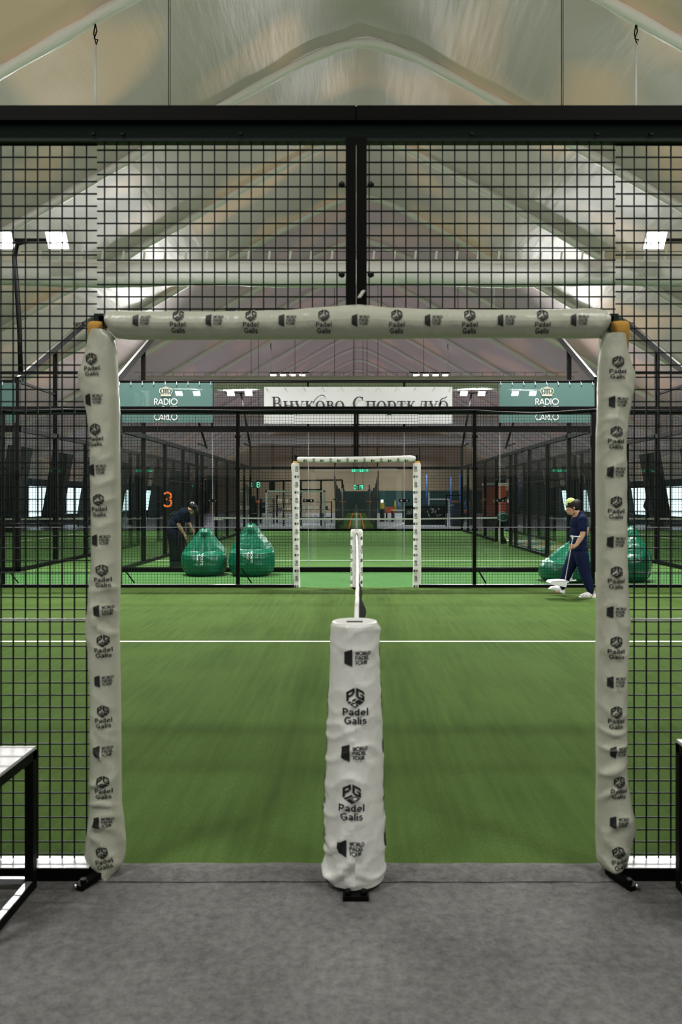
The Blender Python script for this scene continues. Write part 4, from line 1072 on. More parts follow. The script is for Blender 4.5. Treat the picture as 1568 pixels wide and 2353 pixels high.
def light_pole(px, py, ln, lbl):
    near = py < 20
    t = thing('floodlight_pole', (px, py, 4.0), lbl, 'floodlight', 'floodlight poles at the court corners')
    zt = 6.98 if near else 6.52; s = 1 if px > 0 else -1
    mb = MB()
    if near:
        mb.tube([(px, py, 4.0), (px * 1.003, py, 5.0), (px + s * 0.09, py, 6.1), (px + s * 0.14, py, 6.6), (px + s * 0.08, py, 6.9), (px + ln * 0.6, py, 6.96)], 0.05, 10)
    else:
        mb.tube([(px, py, 3.9), (px + ln * 0.45, py, 5.2), (px + ln * 0.9, py, 6.5)], 0.05, 8)
    mb.build('pole', M['black'], t)
    cx = px + ln
    mb = MB(); mb.bar((cx - 0.7, py, zt), (cx + 0.7, py, zt), 0.05); mb.build('cross_arm', M['black'], t)
    for dx in (-0.57, 0.57) if near else (-0.42, 0.42):
        m1, m2 = MB(), MB(); head(m1, (cx + dx, py - 0.06, zt - 0.03), radians(-55 if near else -40), 0.46 if near else 0.36, 0.4 if near else 0.3, 0.09, True, m2)
        h = m1.build('floodlight', M['lamp_off'], t); m2.build('lens', M['lens'], h)
    return t
for (px, py, ln), lbl in zip(POLES, ['tall curved floodlight pole at the left, with two dazzling lamps high in the mesh', 'floodlight pole at the right edge with one dazzling lamp in view', 'slanted floodlight pole just left of the white banner, far corner of the middle court', 'slanted floodlight pole just right of the white banner, far corner of the middle court', 'floodlight pole shining through the left green banner', 'floodlight pole shining through the right green banner']):
    light_pole(px, py, ln, lbl)
for px, py in FILL_POLES:
    t = thing('floodlight_pole', (px, py, 0), 'unseen floodlight pole added for light behind the %s end of the front court' % ('left' if px < 0 else 'right'), 'floodlight', 'added side poles of the front court')
    mb = MB(); mb.tube([(px, py, 0), (px, py, 6.2), (px * 0.985, py, 6.9), (px * 0.965, py, 7.02)], 0.06, 10); mb.build('pole', M['black'], t)
    for dx in (-0.4, 0.4):
        m1, m2 = MB(), MB(); head(m1, (px * 0.965 + dx * 0.7, py + dx * 0.5, 6.95), radians(45), 0.4, 0.3, 0.09, True, m2)
        h = m1.build('floodlight', M['lamp_off'], t); m2.build('lens', M['lens'], h)
def hanging_bar(y, s, lit, lbl, xa=3.35, xb=5.05, z=8.78, rod=True):
    t = thing('hanging_floodlight_bar', (XC + s * 4.2, y, z), lbl, 'floodlight', 'floodlight bars hung from the roof')
    x0, x1 = XC + s * (xa - 0.4), XC + s * (xb + 0.25)
    mb = MB(); mb.bar((x0, y, z + 0.14), (x1, y, z + 0.14), 0.05); mb.build('bar', M['black'], t)
    for i in range(4):
        m1, m2 = MB(), MB(); head(m1, (XC + s * (xa + (xb - xa) * i / 3), y, z), radians(-12), 0.36, 0.34, 0.08, lit, m2)
        h = m1.build('floodlight', M['lamp_off'], t); m2.build('lens', M['lens'] if lit else M['lamp_off'], h)
    xr = XC + s * 5.2; zr = roof_z(xr)
    if rod:
        mb = MB(); mb.cyl((xr, y, z + 0.14), (xr, y, zr - 0.5), 0.022, 8); mb.build('rod', M['white_paint'], t)
        mb = MB(); mb.tube([(xr, y, zr - 0.1), (xr + 0.03, y, zr - 0.25), (xr - 0.02, y, zr - 0.4), (xr + 0.05, y, zr - 0.42), (xr + 0.02, y, zr - 0.52), (xr - 0.03, y, zr - 0.3), (xr, y, zr - 0.12)], 0.013, 6); mb.build('hook', M['cable'], t)
        for dx in (-0.012, 0.02):
            xx = XC + s * 3.78 + dx; mb = MB(); mb.cyl((xx, y, z + 0.14), (xx, y, roof_z(xx)), 0.007, 6); mb.build('wire_rope', M['cable'], t)
    return t
hanging_bar(-0.4, -1, True, 'unseen floodlight bar added as fill light over the grey carpet, left')
hanging_bar(-0.4, 1, True, 'unseen floodlight bar added as fill light over the grey carpet, right')
hanging_bar(14.6, -1, True, 'floodlight bar behind the near top rail, hung by the left white rod')
hanging_bar(14.6, 1, True, 'floodlight bar behind the near top rail, hung by the right white rod')
hanging_bar(29.6, -1, False, 'unlit floodlight bar just above the gate crossbar, left of the centre post')
hanging_bar(29.6, 1, False, 'unlit floodlight bar just above the gate crossbar, right of the centre post')
hanging_bar(44.6, -1, True, 'lit floodlight bar above the left part of the white banner')
hanging_bar(44.6, 1, True, 'lit floodlight bar above the right part of the white banner')
hanging_bar(34.6, -1, False, 'unlit lamps under the left end of the gate crossbar', 9.6, 11.5, 8.75, False)
hanging_bar(34.6, 1, False, 'unlit lamps under the right end of the gate crossbar', 9.6, 11.5, 8.75, False)
hanging_bar(59.6, -1, True, 'far lit floodlight bar behind the left part of the banner row')
hanging_bar(59.6, 1, True, 'far lit floodlight bar behind the right part of the banner row')

# ------------------------------------------------------------------ bean bags
def bean_bag(cx, cy, R, H, lean, face, seed, seat, lbl, texts):
    t = thing('bean_bag', (cx, cy, 0), lbl, 'bean bag', 'green bean bags in the aisle')
    prof = [(0, 0.66), (0.03, 0.80), (0.1, 0.93), (0.22, 1.0), (0.36, 1.0), (0.48, 0.95), (0.58, 0.84), (0.68, 0.68), (0.78, 0.5), (0.87, 0.36), (0.94, 0.26), (0.985, 0.17), (1.0, 0.03)]
    def S(th, q, lift=0):
        for a, b in zip(prof, prof[1:]):
            if q <= b[0]: r = a[1] + (b[1] - a[1]) * (q - a[0]) / (b[0] - a[0]); break
        else: r = 0.03
        f = max(0, cos(th - face)); k = max(0, min(1, (q - 0.45) / 0.07)); k2 = 0.45 + 0.55 * max(0, min(1, (0.93 - q) / 0.10))
        r *= 1 - seat * (f ** 0.9) * k * k2
        zz = q * H
        # soft sag folds and creases that gather towards the crown
        up = max(0, q - 0.35)
        r *= 1 + 0.05 * up * sin(th * 9 + 2.5 * noise.noise(Vector((q * 4, th, seed)))) + 0.05 * noise.noise(Vector((cos(th) * 1.6 + seed, sin(th) * 1.6, q * 2.4))) + 0.022 * noise.noise(Vector((cos(th) * 5 + seed, sin(th) * 5, q * 8)))
        r *= 1 + 0.02 * max(0, 0.3 - q) / 0.3 * sin(th * 14 + seed)
        g = abs(sin(zz * 26 + 2 * sin(th * 3 + seed) + 4 * noise.noise(Vector((cos(th) * 2, sin(th) * 2, seed + q * 3)))))
        r += 0.012 * (1 - g) ** 3 * (1 if q < 0.6 else 1.6) + lift
        o = q * q
        return Vector((cx + lean[0] * o + R * r * cos(th) if lift == 0 else cx + lean[0] * o + (R * r) * cos(th), cy + lean[1] * o + R * r * sin(th), max(0.0, zz * (1 - 0.05 * f * k * k2))))
    mb = MB(); mb.grid(lambda u, v: S(2 * pi * v, u), 96, 84)
    for (txt, th, q, k) in texts:
        vs, fs = text2d(txt, k, 0.01)
        mb.add([S(th + py / R, q - px / H, 0.008) for px, py in vs], fs, 1)
    mb.build('cover', [M['bean'], M['print_white']], t, recalc=False)
    mb = MB(); top = S(0, 0.985); mb.tube([(cx + lean[0] - 0.03, cy + lean[1], H * 0.985), (cx + lean[0], cy + lean[1], H * 1.025), (cx + lean[0] + 0.03, cy + lean[1], H * 0.985)], 0.012, 6); mb.build('handle', M['seam'], t)
    return t
FB = -pi / 2
bean_bag(PX(470, 15.25), 15.25, 0.455, 0.94, (-0.02, 0.14), FB, 1.1, 0.85, 'green bean bag chair beside the bending person', [('MONTE', FB + 0.08, 0.37, 0.065), ('RADIO', FB - 0.10, 0.40, 0.05)])
bean_bag(PX(579, 15.2), 15.2, 0.46, 1.04, (-0.03, 0.10), FB, 4.3, 0.62, 'taller green bean bag chair behind the far fence post, left of the far gate', [('MONTE', FB + 0.12, 0.38, 0.065), ('RADIO', FB - 0.04, 0.40, 0.05)])
bean_bag(PX(1298, 14.15), 14.15, 0.49, 0.80, (0.27, 0.05), FB - 0.9, 7.7, 0.35, 'slumped green bean bag chair behind the walking woman', [])
bean_bag(PX(1437, 14.2), 14.2, 0.47, 1.03, (0.10, 0.05), FB - 1.2, 9.2, 0.25, 'green bean bag chair partly hidden by the right padded post of the near gate', [('MONTE CARLO', FB + 0.75, 0.27, 0.06), ('RADIO', FB + 0.95, 0.27, 0.06)])
# ------------------------------------------------------------------ people
def fuse(mb, name, m, parent, voxel, it=4, fac=0.5):
    """melt overlapping rounded volumes into one continuous skin"""
    me = bpy.data.meshes.new(name); me.from_pydata(mb.v, [], mb.f)
    o = bpy.data.objects.new(name, me); COL.objects.link(o)
    r = o.modifiers.new('r', 'REMESH'); r.mode = 'VOXEL'; r.voxel_size = voxel
    if it: s = o.modifiers.new('s', 'SMOOTH'); s.iterations = it; s.factor = fac
    dg = bpy.context.evaluated_depsgraph_get()
    res = bpy.data.meshes.new_from_object(o.evaluated_get(dg))
    bpy.data.objects.remove(o); bpy.data.meshes.remove(me)
    res.name = name
    for p in res.polygons: p.use_smooth = True
    res.materials.clear(); res.materials.append(m)
    ob = bpy.data.objects.new(name, res); COL.objects.link(ob)
    if parent is not None:
        ob.parent = parent
        ob.matrix_parent_inverse = Matrix.Translation(-parent.location) if parent.type == 'EMPTY' else Matrix.Identity(4)
    return ob
def limb(mb, pts, rs, n=14):
    """rounded tapering limb through joints"""
    q, rr = [], []
    for (a, b), (ra, rb) in zip(zip(pts, pts[1:]), zip(rs, rs[1:])):
        for i in range(7): q.append(Vector(a).lerp(Vector(b), i / 7)); rr.append(ra + (rb - ra) * i / 7)
    q.append(Vector(pts[-1])); rr.append(rs[-1])
    for a, b, ra, rb in zip(q, q[1:], rr, rr[1:]): mb.tube([a, b], [ra, rb], n)
    for p, r in zip(q, rr): mb.ball(p, r * 0.995, n)
def finger(mb, pts, r=0.0085): limb(mb, pts, [r, r * 0.95, r * 0.85, r * 0.75][:len(pts)], 8)
def RY(a): return Matrix.Rotation(a, 3, 'Y')

DW = 11.85
def W(zx, zy, yo=0.0):
    v = P(1220 + zx / 8.711, 1130 + zy / 8.711, DW); v.y += yo; return v
wo = thing('person', (W(960, 2100).x, DW, 0), 'person in navy scrubs and white clogs walking left with a dustpan', 'person', None)
SH_N, EL_N, WR_N = W(985, 560, -0.155), W(968, 840, -0.20), W(835, 1040, -0.235)
SH_F, EL_F, WR_F = W(1050, 560, 0.155), W(1195, 775, 0.19), W(1130, 985, 0.22)
HD = W(838, 300)
b = MB()
# head and neck, turned down towards the floor
b.ball(HD + Vector((0.012, 0, 0.03)), (0.088, 0.074, 0.092), 20, rot=RY(-0.25))
limb(b, [HD + Vector((-0.02, 0, -0.01)), W(800, 410), W(818, 440)], [0.072, 0.05, 0.03])
b.ball(W(755, 330), (0.03, 0.055, 0.06), 14); b.ball(W(765, 400), (0.03, 0.045, 0.045), 14)
b.ball(W(812, 440), (0.024, 0.026, 0.02), 12)
limb(b, [W(738, 300), W(726, 360), W(722, 388)], [0.012, 0.015, 0.013], 8); b.ball(W(714, 392), (0.014, 0.014, 0.011), 10)
b.ball(W(722, 275), (0.016, 0.05, 0.012), 10)
b.ball(W(757, 428), (0.013, 0.022, 0.007), 10); b.ball(W(770, 446), (0.013, 0.02, 0.008), 10)
for sy in (-1, 1):
    b.ball(W(842, 318, sy * 0.074), (0.016, 0.010, 0.028), 12, rot=RY(-0.3)); b.ball(W(842, 345, sy * 0.072), (0.009, 0.008, 0.011), 8)
limb(b, [W(880, 380), W(935, 430), W(965, 480)], [0.05, 0.054, 0.07])
# trunk and legs below the clothes
limb(b, [W(965, 520), W(960, 700), W(965, 900), W(965, 1150)], [0.10, 0.115, 0.10, 0.12])
limb(b, [SH_N, W(985, 560, 0), SH_F], [0.055, 0.07, 0.055])
for (s, e, w) in ((SH_N, EL_N, WR_N), (SH_F, EL_F, WR_F)):
    limb(b, [s, e, w], [0.048, 0.041, 0.029]); limb(b, [e, e.lerp(w, 0.4), w], [0.038, 0.042, 0.027])
HIP_N, KN_N, AN_N = W(985, 1260, -0.085), W(1050, 1600, -0.09), W(1165, 2010, -0.13)
HIP_F, KN_F, AN_F = W(930, 1260, 0.085), W(775, 1600, 0.10), W(675, 1950, 0.15)
for (h, k, a) in ((HIP_N, KN_N, AN_N), (HIP_F, KN_F, AN_F)): limb(b, [h, k, a], [0.075, 0.055, 0.035])
for a, f in ((AN_N, -0.10), (AN_F, -0.10)): limb(b, [a, a + Vector((0.0, 0, -0.05)), a + Vector((f, 0, -0.055))], [0.035, 0.035, 0.03])
# near hand closed round the dustpan pole
PH = W(722, 1105, -0.25)          # where the pole passes through the hand
hd = (PH - WR_N).normalized()
palm = WR_N.lerp(PH, 0.62)
limb(b, [WR_N, palm], [0.026, 0.030]); b.ball(palm + Vector((-0.005, -0.002, 0.0)), (0.036, 0.020, 0.036), 12, rot=RY(0.6))
for i in range(4):
    kz = 0.030 - 0.019 * i; kx = -0.002 * i
    k0 = palm + Vector((-0.020 + kx, -0.012, kz * 0.8 + 0.0)); L = (0.034, 0.037, 0.035, 0.028)[i]
    k1 = k0 + Vector((-L * 0.9, -0.014, -0.018)); k2 = k1 + Vector((-L * 0.35, 0.016, -0.016)); k3 = k2 + Vector((L * 0.35, 0.016, -0.008))
    finger(b, [k0, k1, k2, k3])
th0 = palm + Vector((0.0, 0.006, 0.026)); finger(b, [th0, th0 + Vector((-0.024, 0.018, 0.012)), th0 + Vector((-0.052, 0.016, 0.0))], 0.0095)
# far hand on the broom handle
pf = WR_F + (W(1112, 1040, 0.22) - WR_F) * 0.8; limb(b, [WR_F, pf], [0.026, 0.029])
for i in range(4):
    k0 = pf + Vector((-0.012, -0.012, 0.022 - 0.015 * i)); k1 = k0 + Vector((-0.026, -0.012, -0.014)); k2 = k1 + Vector((-0.004, 0.018, -0.014)); finger(b, [k0, k1, k2, k2 + Vector((0.014, 0.010, -0.004))])
finger(b, [pf + Vector((0, 0.012, 0.02)), pf + Vector((-0.02, 0.022, 0.012)), pf + Vector((-0.038, 0.016, -0.006))], 0.0095)
fuse(b, 'body', M['skin'], wo, 0.0042, 2)
eb = MB()
for sy in (-1, 1): eb.ball(W(742, 322, sy * 0.043), (0.006, 0.012, 0.006), 8)
eb2 = eb.build('eyes', M['eye'], wo)
eb = MB()
for sy in (-1, 1): limb(eb, [W(730, 292, sy * 0.02), W(738, 284, sy * 0.045), W(756, 292, sy * 0.06)], [0.004, 0.0045, 0.003], 6)
eb.build('eyebrows', M['hair'], wo)
# clothes
c = MB()
limb(c, [W(985, 500), W(965, 640), W(962, 820), W(965, 1000), W(968, 1150)], [0.095, 0.128, 0.122, 0.128, 0.138], 18)
for zx, zy, rx, ry, rz in ((985, 520, 0.085, 0.175, 0.075), (955, 640, 0.130, 0.168, 0.14), (945, 820, 0.125, 0.158, 0.17), (952, 1010, 0.130, 0.168, 0.17), (965, 1130, 0.140, 0.178, 0.10)): c.ball(W(zx, zy), (rx, ry, rz), 20)
limb(c, [SH_N + Vector((0.01, 0.03, 0.015)), SH_N.lerp(EL_N, 0.35), SH_N.lerp(EL_N, 0.62)], [0.068, 0.066, 0.066])
c.ball(SH_N + Vector((0.0, 0.005, 0.008)), (0.074, 0.066, 0.07), 16); c.ball(SH_N.lerp(EL_N, 0.3), (0.068, 0.062, 0.09), 16)
limb(c, [SH_F + Vector((0, -0.03, 0.015)), SH_F.lerp(EL_F, 0.35), SH_F.lerp(EL_F, 0.62)], [0.068, 0.062, 0.06])
limb(c, [W(1010, 440), W(930, 465)], [0.035, 0.03], 12)
c.ball(W(985, 1165), (0.128, 0.17, 0.05), 20)
fuse(c, 'scrub_top', M['navy'], wo, 0.008, 14)
c = MB()
c.ball(W(965, 1200), (0.128, 0.155, 0.11), 20)
for (h, k, a) in ((HIP_N, KN_N, AN_N), (HIP_F, KN_F, AN_F)):
    d = (a - k); e = k + d * 0.93
    limb(c, [h, h.lerp(k, 0.5), k, k.lerp(e, 0.5), e], [0.112, 0.102, 0.088, 0.076, 0.052])
    limb(c, [e, k + d * 0.985], [0.05, 0.043])
fuse(c, 'trousers', M['navy'], wo, 0.008, 7)
c = MB()
c.ball(W(848, 268), (0.114, 0.086, 0.096), 20); c.ball(W(790, 262), (0.07, 0.078, 0.05), 16, rot=RY(0.5)); c.ball(W(905, 300), (0.06, 0.075, 0.07), 16); c.ball(W(900, 350), (0.035, 0.06, 0.035), 12)
c.ball(W(942, 225), (0.052, 0.05, 0.058), 14); c.ball(W(950, 300), (0.04, 0.045, 0.05), 14); c.ball(W(925, 170), (0.032, 0.03, 0.02), 12); c.ball(W(770, 235), (0.05, 0.068, 0.028), 14, rot=RY(0.5))
fuse(c, 'hair', M['hair'], wo, 0.006, 3)
c = MB(); c.ball(W(806, 240), (0.084, 0.070, 0.096), 20)
cut = MB()
fuse(c, 'headband', M['lime'], wo, 0.007, 2)
def clog(toe, heel, ank, yo, nm='clog'):
    c = MB(); ax = (heel - toe); L = ax.length; u = ax.normalized(); up = Vector((0, 1, 0)).cross(u) * (1 if Vector((0, 1, 0)).cross(u).z > 0 else -1)
    at = lambda s, h: toe + u * (L * s) + up * h
    c.ball(at(0.2, 0.035), (0.052, 0.048, 0.034), 14); c.ball(at(0.38, 0.045), (0.07, 0.047, 0.045), 14); c.ball(at(0.52, 0.055), (0.06, 0.045, 0.05), 14)
    c.ball(at(0.8, 0.03), (0.06, 0.042, 0.03), 14); c.ball(at(0.93, 0.045), (0.022, 0.038, 0.045), 12)
    sole = MB()
    for i in range(11):
        s = 0.03 + 0.94 * i / 10; w = 0.043 * (1 - 0.22 * sin(pi * s) ** 2 + 0.0) * (0.75 if i in (0, 10) else 1); c.ball(at(s, 0.012), (L * 0.09, w, 0.013), 10)
    fuse(c, nm, M['clog'], wo, 0.006, 3)
    k = MB(); limb(k, [at(0.7, 0.06), at(0.72, 0.10)], [0.036, 0.036], 12); k.build('sock', M['sock'], wo)
    h = MB()
    for s in (0.16, 0.26, 0.35): h.ball(at(s, 0.05 + 0.01 * s) + Vector((0, -0.042, 0)), (0.008, 0.006, 0.004), 8)
    h.build('clog_holes', M['eye'], wo)
clog(W(930, 2100, -0.13), W(1278, 2122, -0.13), AN_N, 0)
clog(W(412, 1975, 0.15), W(722, 2075, 0.15), AN_F, 0)

# dustpan and broom in her hands
t = thing('dustpan', (W(450, 1840).x, DW - 0.25, 0), 'white long handled dustpan held in front by the walking person', 'dustpan')
d = MB(); A, B = W(752, 905, -0.25), W(604, 1745, -0.25); d.cyl(A, B, 0.0085, 10); d.build('pole', M['pole_grey'], t)
d = MB(); limb(d, [W(716, 872, -0.25), W(790, 880, -0.25), W(893, 884, -0.25)], [0.012, 0.010, 0.010], 10); limb(d, [W(740, 880, -0.25), W(750, 930, -0.25)], [0.018, 0.011], 10); d.build('grip', M['plastic_white'], t)
d = MB()
pan = [(262, 1778), (300, 1742), (500, 1728), (632, 1740), (634, 1760), (600, 1775), (580, 1848), (500, 1836), (290, 1800)]
hw = 0.13
def pp(zx, zy, y): return W(zx, zy, y)
for (y0, y1) in ((-0.25 - hw, -0.25 - hw + 0.006), (-0.25 + hw - 0.006, -0.25 + hw)):
    d.prism([(a, q) for a, q in pan], lambda a, q, z, y0=y0, y1=y1: W(a, q, y0 + z), y1 - y0)
for (p, q) in (((262, 1778), (300, 1742)), ((300, 1742), (500, 1728)), ((500, 1728), (632, 1740)), ((290, 1800), (500, 1836)), ((500, 1836), (580, 1848)), ((262, 1778), (290, 1800))):
    a, b2 = W(*p, -0.25), W(*q, -0.25); d.bar(a, b2, 0.005, 2 * hw, up=(0, 1, 0)) if False else d.add([a + Vector((0, -hw, 0)), a + Vector((0, hw, 0)), b2 + Vector((0, hw, 0)), b2 + Vector((0, -hw, 0)), a + Vector((0, -hw, -0.005)), a + Vector((0, hw, -0.005)), b2 + Vector((0, hw, -0.005)), b2 + Vector((0, -hw, -0.005))], [(0, 1, 2, 3), (7, 6, 5, 4), (0, 3, 7, 4), (1, 5, 6, 2), (0, 4, 5, 1), (3, 2, 6, 7)])
d.build('scoop', M['plastic_white'], t)
t = thing('broom', (W(890, 1810).x, DW + 0.22, 0), 'white T shaped floor squeegee on a pole behind the legs of the walking person', 'broom')
d = MB(); d.cyl(W(1132, 900, 0.20), W(898, 1790, 0.24), 0.009, 10); d.build('pole', M['pole_grey'], t)
d = MB(); d.bar(W(775, 1822, 0.24), W(1000, 1806, 0.24), 0.05, 0.016); d.bar(W(905, 1760, 0.24), W(892, 1812, 0.24), 0.03, 0.03); d.build('head', M['plastic_white'], t)

DB = 16.9
def Q(zx, zy, yo=0.0):
    v = P(380 + zx / 12.38, 1130 + zy / 12.38, DB); v.y += yo; return v
po = thing('person', (Q(250, 2150).x, DB, 0), 'person in dark clothes and black cap bending forward behind the glass', 'person', None)
b = MB()
hc = Q(760, 480); b.ball(hc, (0.085, 0.075, 0.105), 18, rot=RY(0.9)); b.ball(Q(745, 600), (0.04, 0.05, 0.04), 12); limb(b, [Q(795, 560), Q(815, 600)], [0.02, 0.012], 8)
for sy in (-1, 1): b.ball(Q(712, 510, sy * 0.075), (0.016, 0.01, 0.026), 10)
limb(b, [Q(700, 540), Q(600, 560), Q(540, 600)], [0.05, 0.055, 0.07])
limb(b, [Q(520, 620), Q(400, 800), Q(300, 1000), Q(230, 1130)], [0.10, 0.115, 0.11, 0.12])
sn, en, wn = Q(520, 620, -0.16), Q(440, 940, -0.20), Q(580, 1190, -0.17)
sf, ef, wf = Q(560, 610, 0.16), Q(600, 900, 0.20), Q(715, 1075, 0.15)
for (s, e, w) in ((sn, en, wn), (sf, ef, wf)): limb(b, [s, e, w], [0.05, 0.044, 0.03]); limb(b, [e, e.lerp(w, 0.35), w], [0.042, 0.045, 0.028])
for (w, k) in ((wn, Q(622, 1260, -0.16)), (wf, Q(768, 1120, 0.14))):
    limb(b, [w, w.lerp(k, 0.7)], [0.028, 0.031])
    for i in range(4):
        k0 = w.lerp(k, 0.8) + Vector((0.008, -0.028 + 0.019 * i, 0)); k1 = k0 + Vector((0.018, 0, -0.034)); k2 = k1 + Vector((-0.008, 0, -0.026)); finger(b, [k0, k1, k2, k2 + Vector((-0.016, 0, -0.006))])
    finger(b, [w.lerp(k, 0.6) + Vector((0, -0.02, 0)), w.lerp(k, 0.8) + Vector((-0.012, -0.034, -0.02)), k + Vector((-0.006, -0.02, -0.035))], 0.0095)
hn, kn, an = Q(250, 1180, -0.09), Q(275, 1620, -0.09), Q(265, 2110, -0.09)
hf, kf, af = Q(260, 1180, 0.09), Q(320, 1640, 0.09), Q(350, 2110, 0.09)
for (h, k, a) in ((hn, kn, an), (hf, kf, af)): limb(b, [h, k, a], [0.08, 0.06, 0.04])
fuse(b, 'body', M['skin'], po, 0.007, 3)
c = MB()
limb(c, [Q(545, 590), Q(430, 740), Q(320, 930), Q(215, 1120)], [0.125, 0.15, 0.145, 0.15], 18)
for zx, zy in ((500, 640), (400, 780), (300, 950), (220, 1110)): c.ball(Q(zx, zy), (0.12, 0.18, 0.13), 18)
limb(c, [sn, sn.lerp(en, 0.62)], [0.078, 0.075]); limb(c, [sf, sf.lerp(ef, 0.7)], [0.078, 0.072]); limb(c, [Q(590, 560), Q(640, 520)], [0.065, 0.05], 12)
fuse(c, 'jacket', M['navy_dark'], po, 0.009, 10)
c = MB(); c.ball(Q(235, 1190), (0.15, 0.17, 0.14), 18)
for (h, k, a) in ((hn, kn, an), (hf, kf, af)): limb(c, [h, h.lerp(k, 0.5), k, k.lerp(a, 0.6), a + Vector((0, 0, -0.02))], [0.125, 0.115, 0.10, 0.09, 0.085])
fuse(c, 'trousers', M['navy_dark'], po, 0.01, 4)
c = MB(); c.ball(Q(790, 430), (0.105, 0.088, 0.088), 18, rot=RY(0.6)); limb(c, [Q(860, 500), Q(900, 570), Q(925, 640)], [0.055, 0.04, 0.012], 10); c.ball(Q(880, 540), (0.02, 0.075, 0.07), 12, rot=RY(-0.5))
fuse(c, 'cap', M['cable'], po, 0.007, 3)
g = G2(); g.stroke([(-0.04, -0.02), (-0.005, 0.03), (0.004, -0.01)], 0.011); g.stroke([(0.0, 0.008), (0.03, 0.012), (0.026, -0.02)], 0.011)
c = MB(); o = Q(795, 310, -0.085); set_on(c, g, o, (1, 0, 0), (0, 0.35, 0.94), 1); c.build('cap_emblem', M['print_white'], po)
for a in (an, af):
    c = MB(); limb(c, [Vector((a.x - 0.02, a.y, 0.045)), Vector((a.x + 0.16, a.y, 0.035))], [0.045, 0.035], 12); fuse(c, 'shoe', M['cable'], po, 0.01, 2)
d = MB(); d.cyl(Q(588, 1230, -0.16), Q(655, 1500, -0.2), 0.011, 8); d.cyl(Q(655, 1500, -0.2), Vector((Q(690, 0).x, DB - 0.2, 0.02)), 0.011, 8)
tag(d.build('stick', M['cable']), 'thin dark stick held by the bending person behind the left bean bag', 'stick')

def bystander(x, y, h, lbl):
    t = thing('person', (x, y, 0), lbl, 'person'); k = h / 1.72; V = lambda a, b2, c2: Vector((x + a * k, y + b2 * k, c2 * k)); b = MB()
    b.ball(V(0, 0, 1.61), (0.075 * k, 0.09 * k, 0.115 * k), 14); limb(b, [V(0, 0, 1.5), V(0, 0, 1.4)], [0.055, 0.06]); limb(b, [V(0, 0, 1.35), V(0, 0, 1.0)], [0.13, 0.13])
    for s in (-1, 1): limb(b, [V(s * 0.18, 0, 1.38), V(s * 0.24, 0.02, 1.1), V(s * 0.2, -0.12, 0.9)], [0.05, 0.045, 0.035]); limb(b, [V(s * 0.1, 0, 0.95), V(s * 0.11, 0, 0.5), V(s * 0.12, 0, 0.08)], [0.09, 0.065, 0.045]); limb(b, [V(s * 0.12, 0, 0.04), V(s * 0.12, -0.15, 0.035)], [0.04, 0.035])
    fuse(b, 'body', M['skin'], t, 0.016, 3); c = MB(); limb(c, [V(0, 0, 1.4), V(0, 0, 0.92)], [0.15, 0.16])
    for s in (-1, 1): limb(c, [V(s * 0.17, 0, 1.38), V(s * 0.245, 0.02, 1.1), V(s * 0.21, -0.08, 0.95)], [0.075, 0.062, 0.05])
    c.ball(V(0, 0.02, 1.64), (0.1 * k, 0.11 * k, 0.11 * k), 12)
    fuse(c, 'hooded_jacket', M['navy_dark'], t, 0.016, 3); c = MB()
    for s in (-1, 1): limb(c, [V(s * 0.09, 0, 0.95), V(s * 0.11, 0, 0.5), V(s * 0.12, 0, 0.1)], [0.11, 0.085, 0.07])
    fuse(c, 'trousers', M['navy_dark'], t, 0.016, 3)
bystander(15.9, 41.2, 1.72, 'person in a dark hooded jacket standing before the bright doorway past the right gate post')

# ------------------------------------------------------------------ far half of the hall
def corridor_net(s, lbl):
    mb = MB(); x = s * 1.06
    def top(y):
        z = 1.95 - 0.004 * (y - 37)
        for (c0, hgt, w) in ((37.1, 0.72 if s < 0 else 0.95, 4.5), (47, 0.18, 1.2), (62, 0.85, 4.0), (72, 0.4, 2.2)): z += hgt * exp(-abs(y - c0) / w)
        return z + 0.05 * noise.noise(Vector((y * 1.3, s, 0)))
    def f(u, v, o=0):
        y = 37 + 42 * u ** 1.4
        low = 0.0 + 0.06 * abs(noise.noise(Vector((y * 0.8, s * 3, 2))))
        xx = x + s * 0.0 + 0.10 * noise.noise(Vector((y * 1.4, v * 2, s))) - s * 0.16 * (1 - v) ** 3 * abs(sin(y * 0.9)) + o
        return (xx, y, low + (top(y) - low) * v)
    mb.grid(lambda u, v: f(u, v), 260, 10); mb.grid(lambda u, v: f(u, v, 0.02), 260, 10)
    return tag(mb.build('netting_curtain', M['dark_net']), lbl, 'curtain', 'dark netting curtains along the green runner')
corridor_net(-1, 'dark netting curtain gathered to peaks along the left side of the green runner')
corridor_net(1, 'dark netting curtain gathered to peaks along the right side of the green runner')
for s, y, px_, lbl in ((-1, 37.1, 771, 'thin cord holding up the left netting curtain'), (1, 37.1, 868, 'thin cord holding up the right netting curtain')):
    mb = MB(); mb.cyl((s * 1.06, y, 2.6), (s * 1.06, y, roof_z(s)), 0.012, 6); tag(mb.build('cord', M['cable']), lbl, 'cord')
mb = MB(); mb.cyl((PX(786.5, 40), 40, 0), (PX(786.5, 40), 40, PZ(1122, 40)), 0.022, 8); tag(mb.build('pole', M['plastic_white']), 'thin white upright pole in front of the left netting curtain', 'pole')
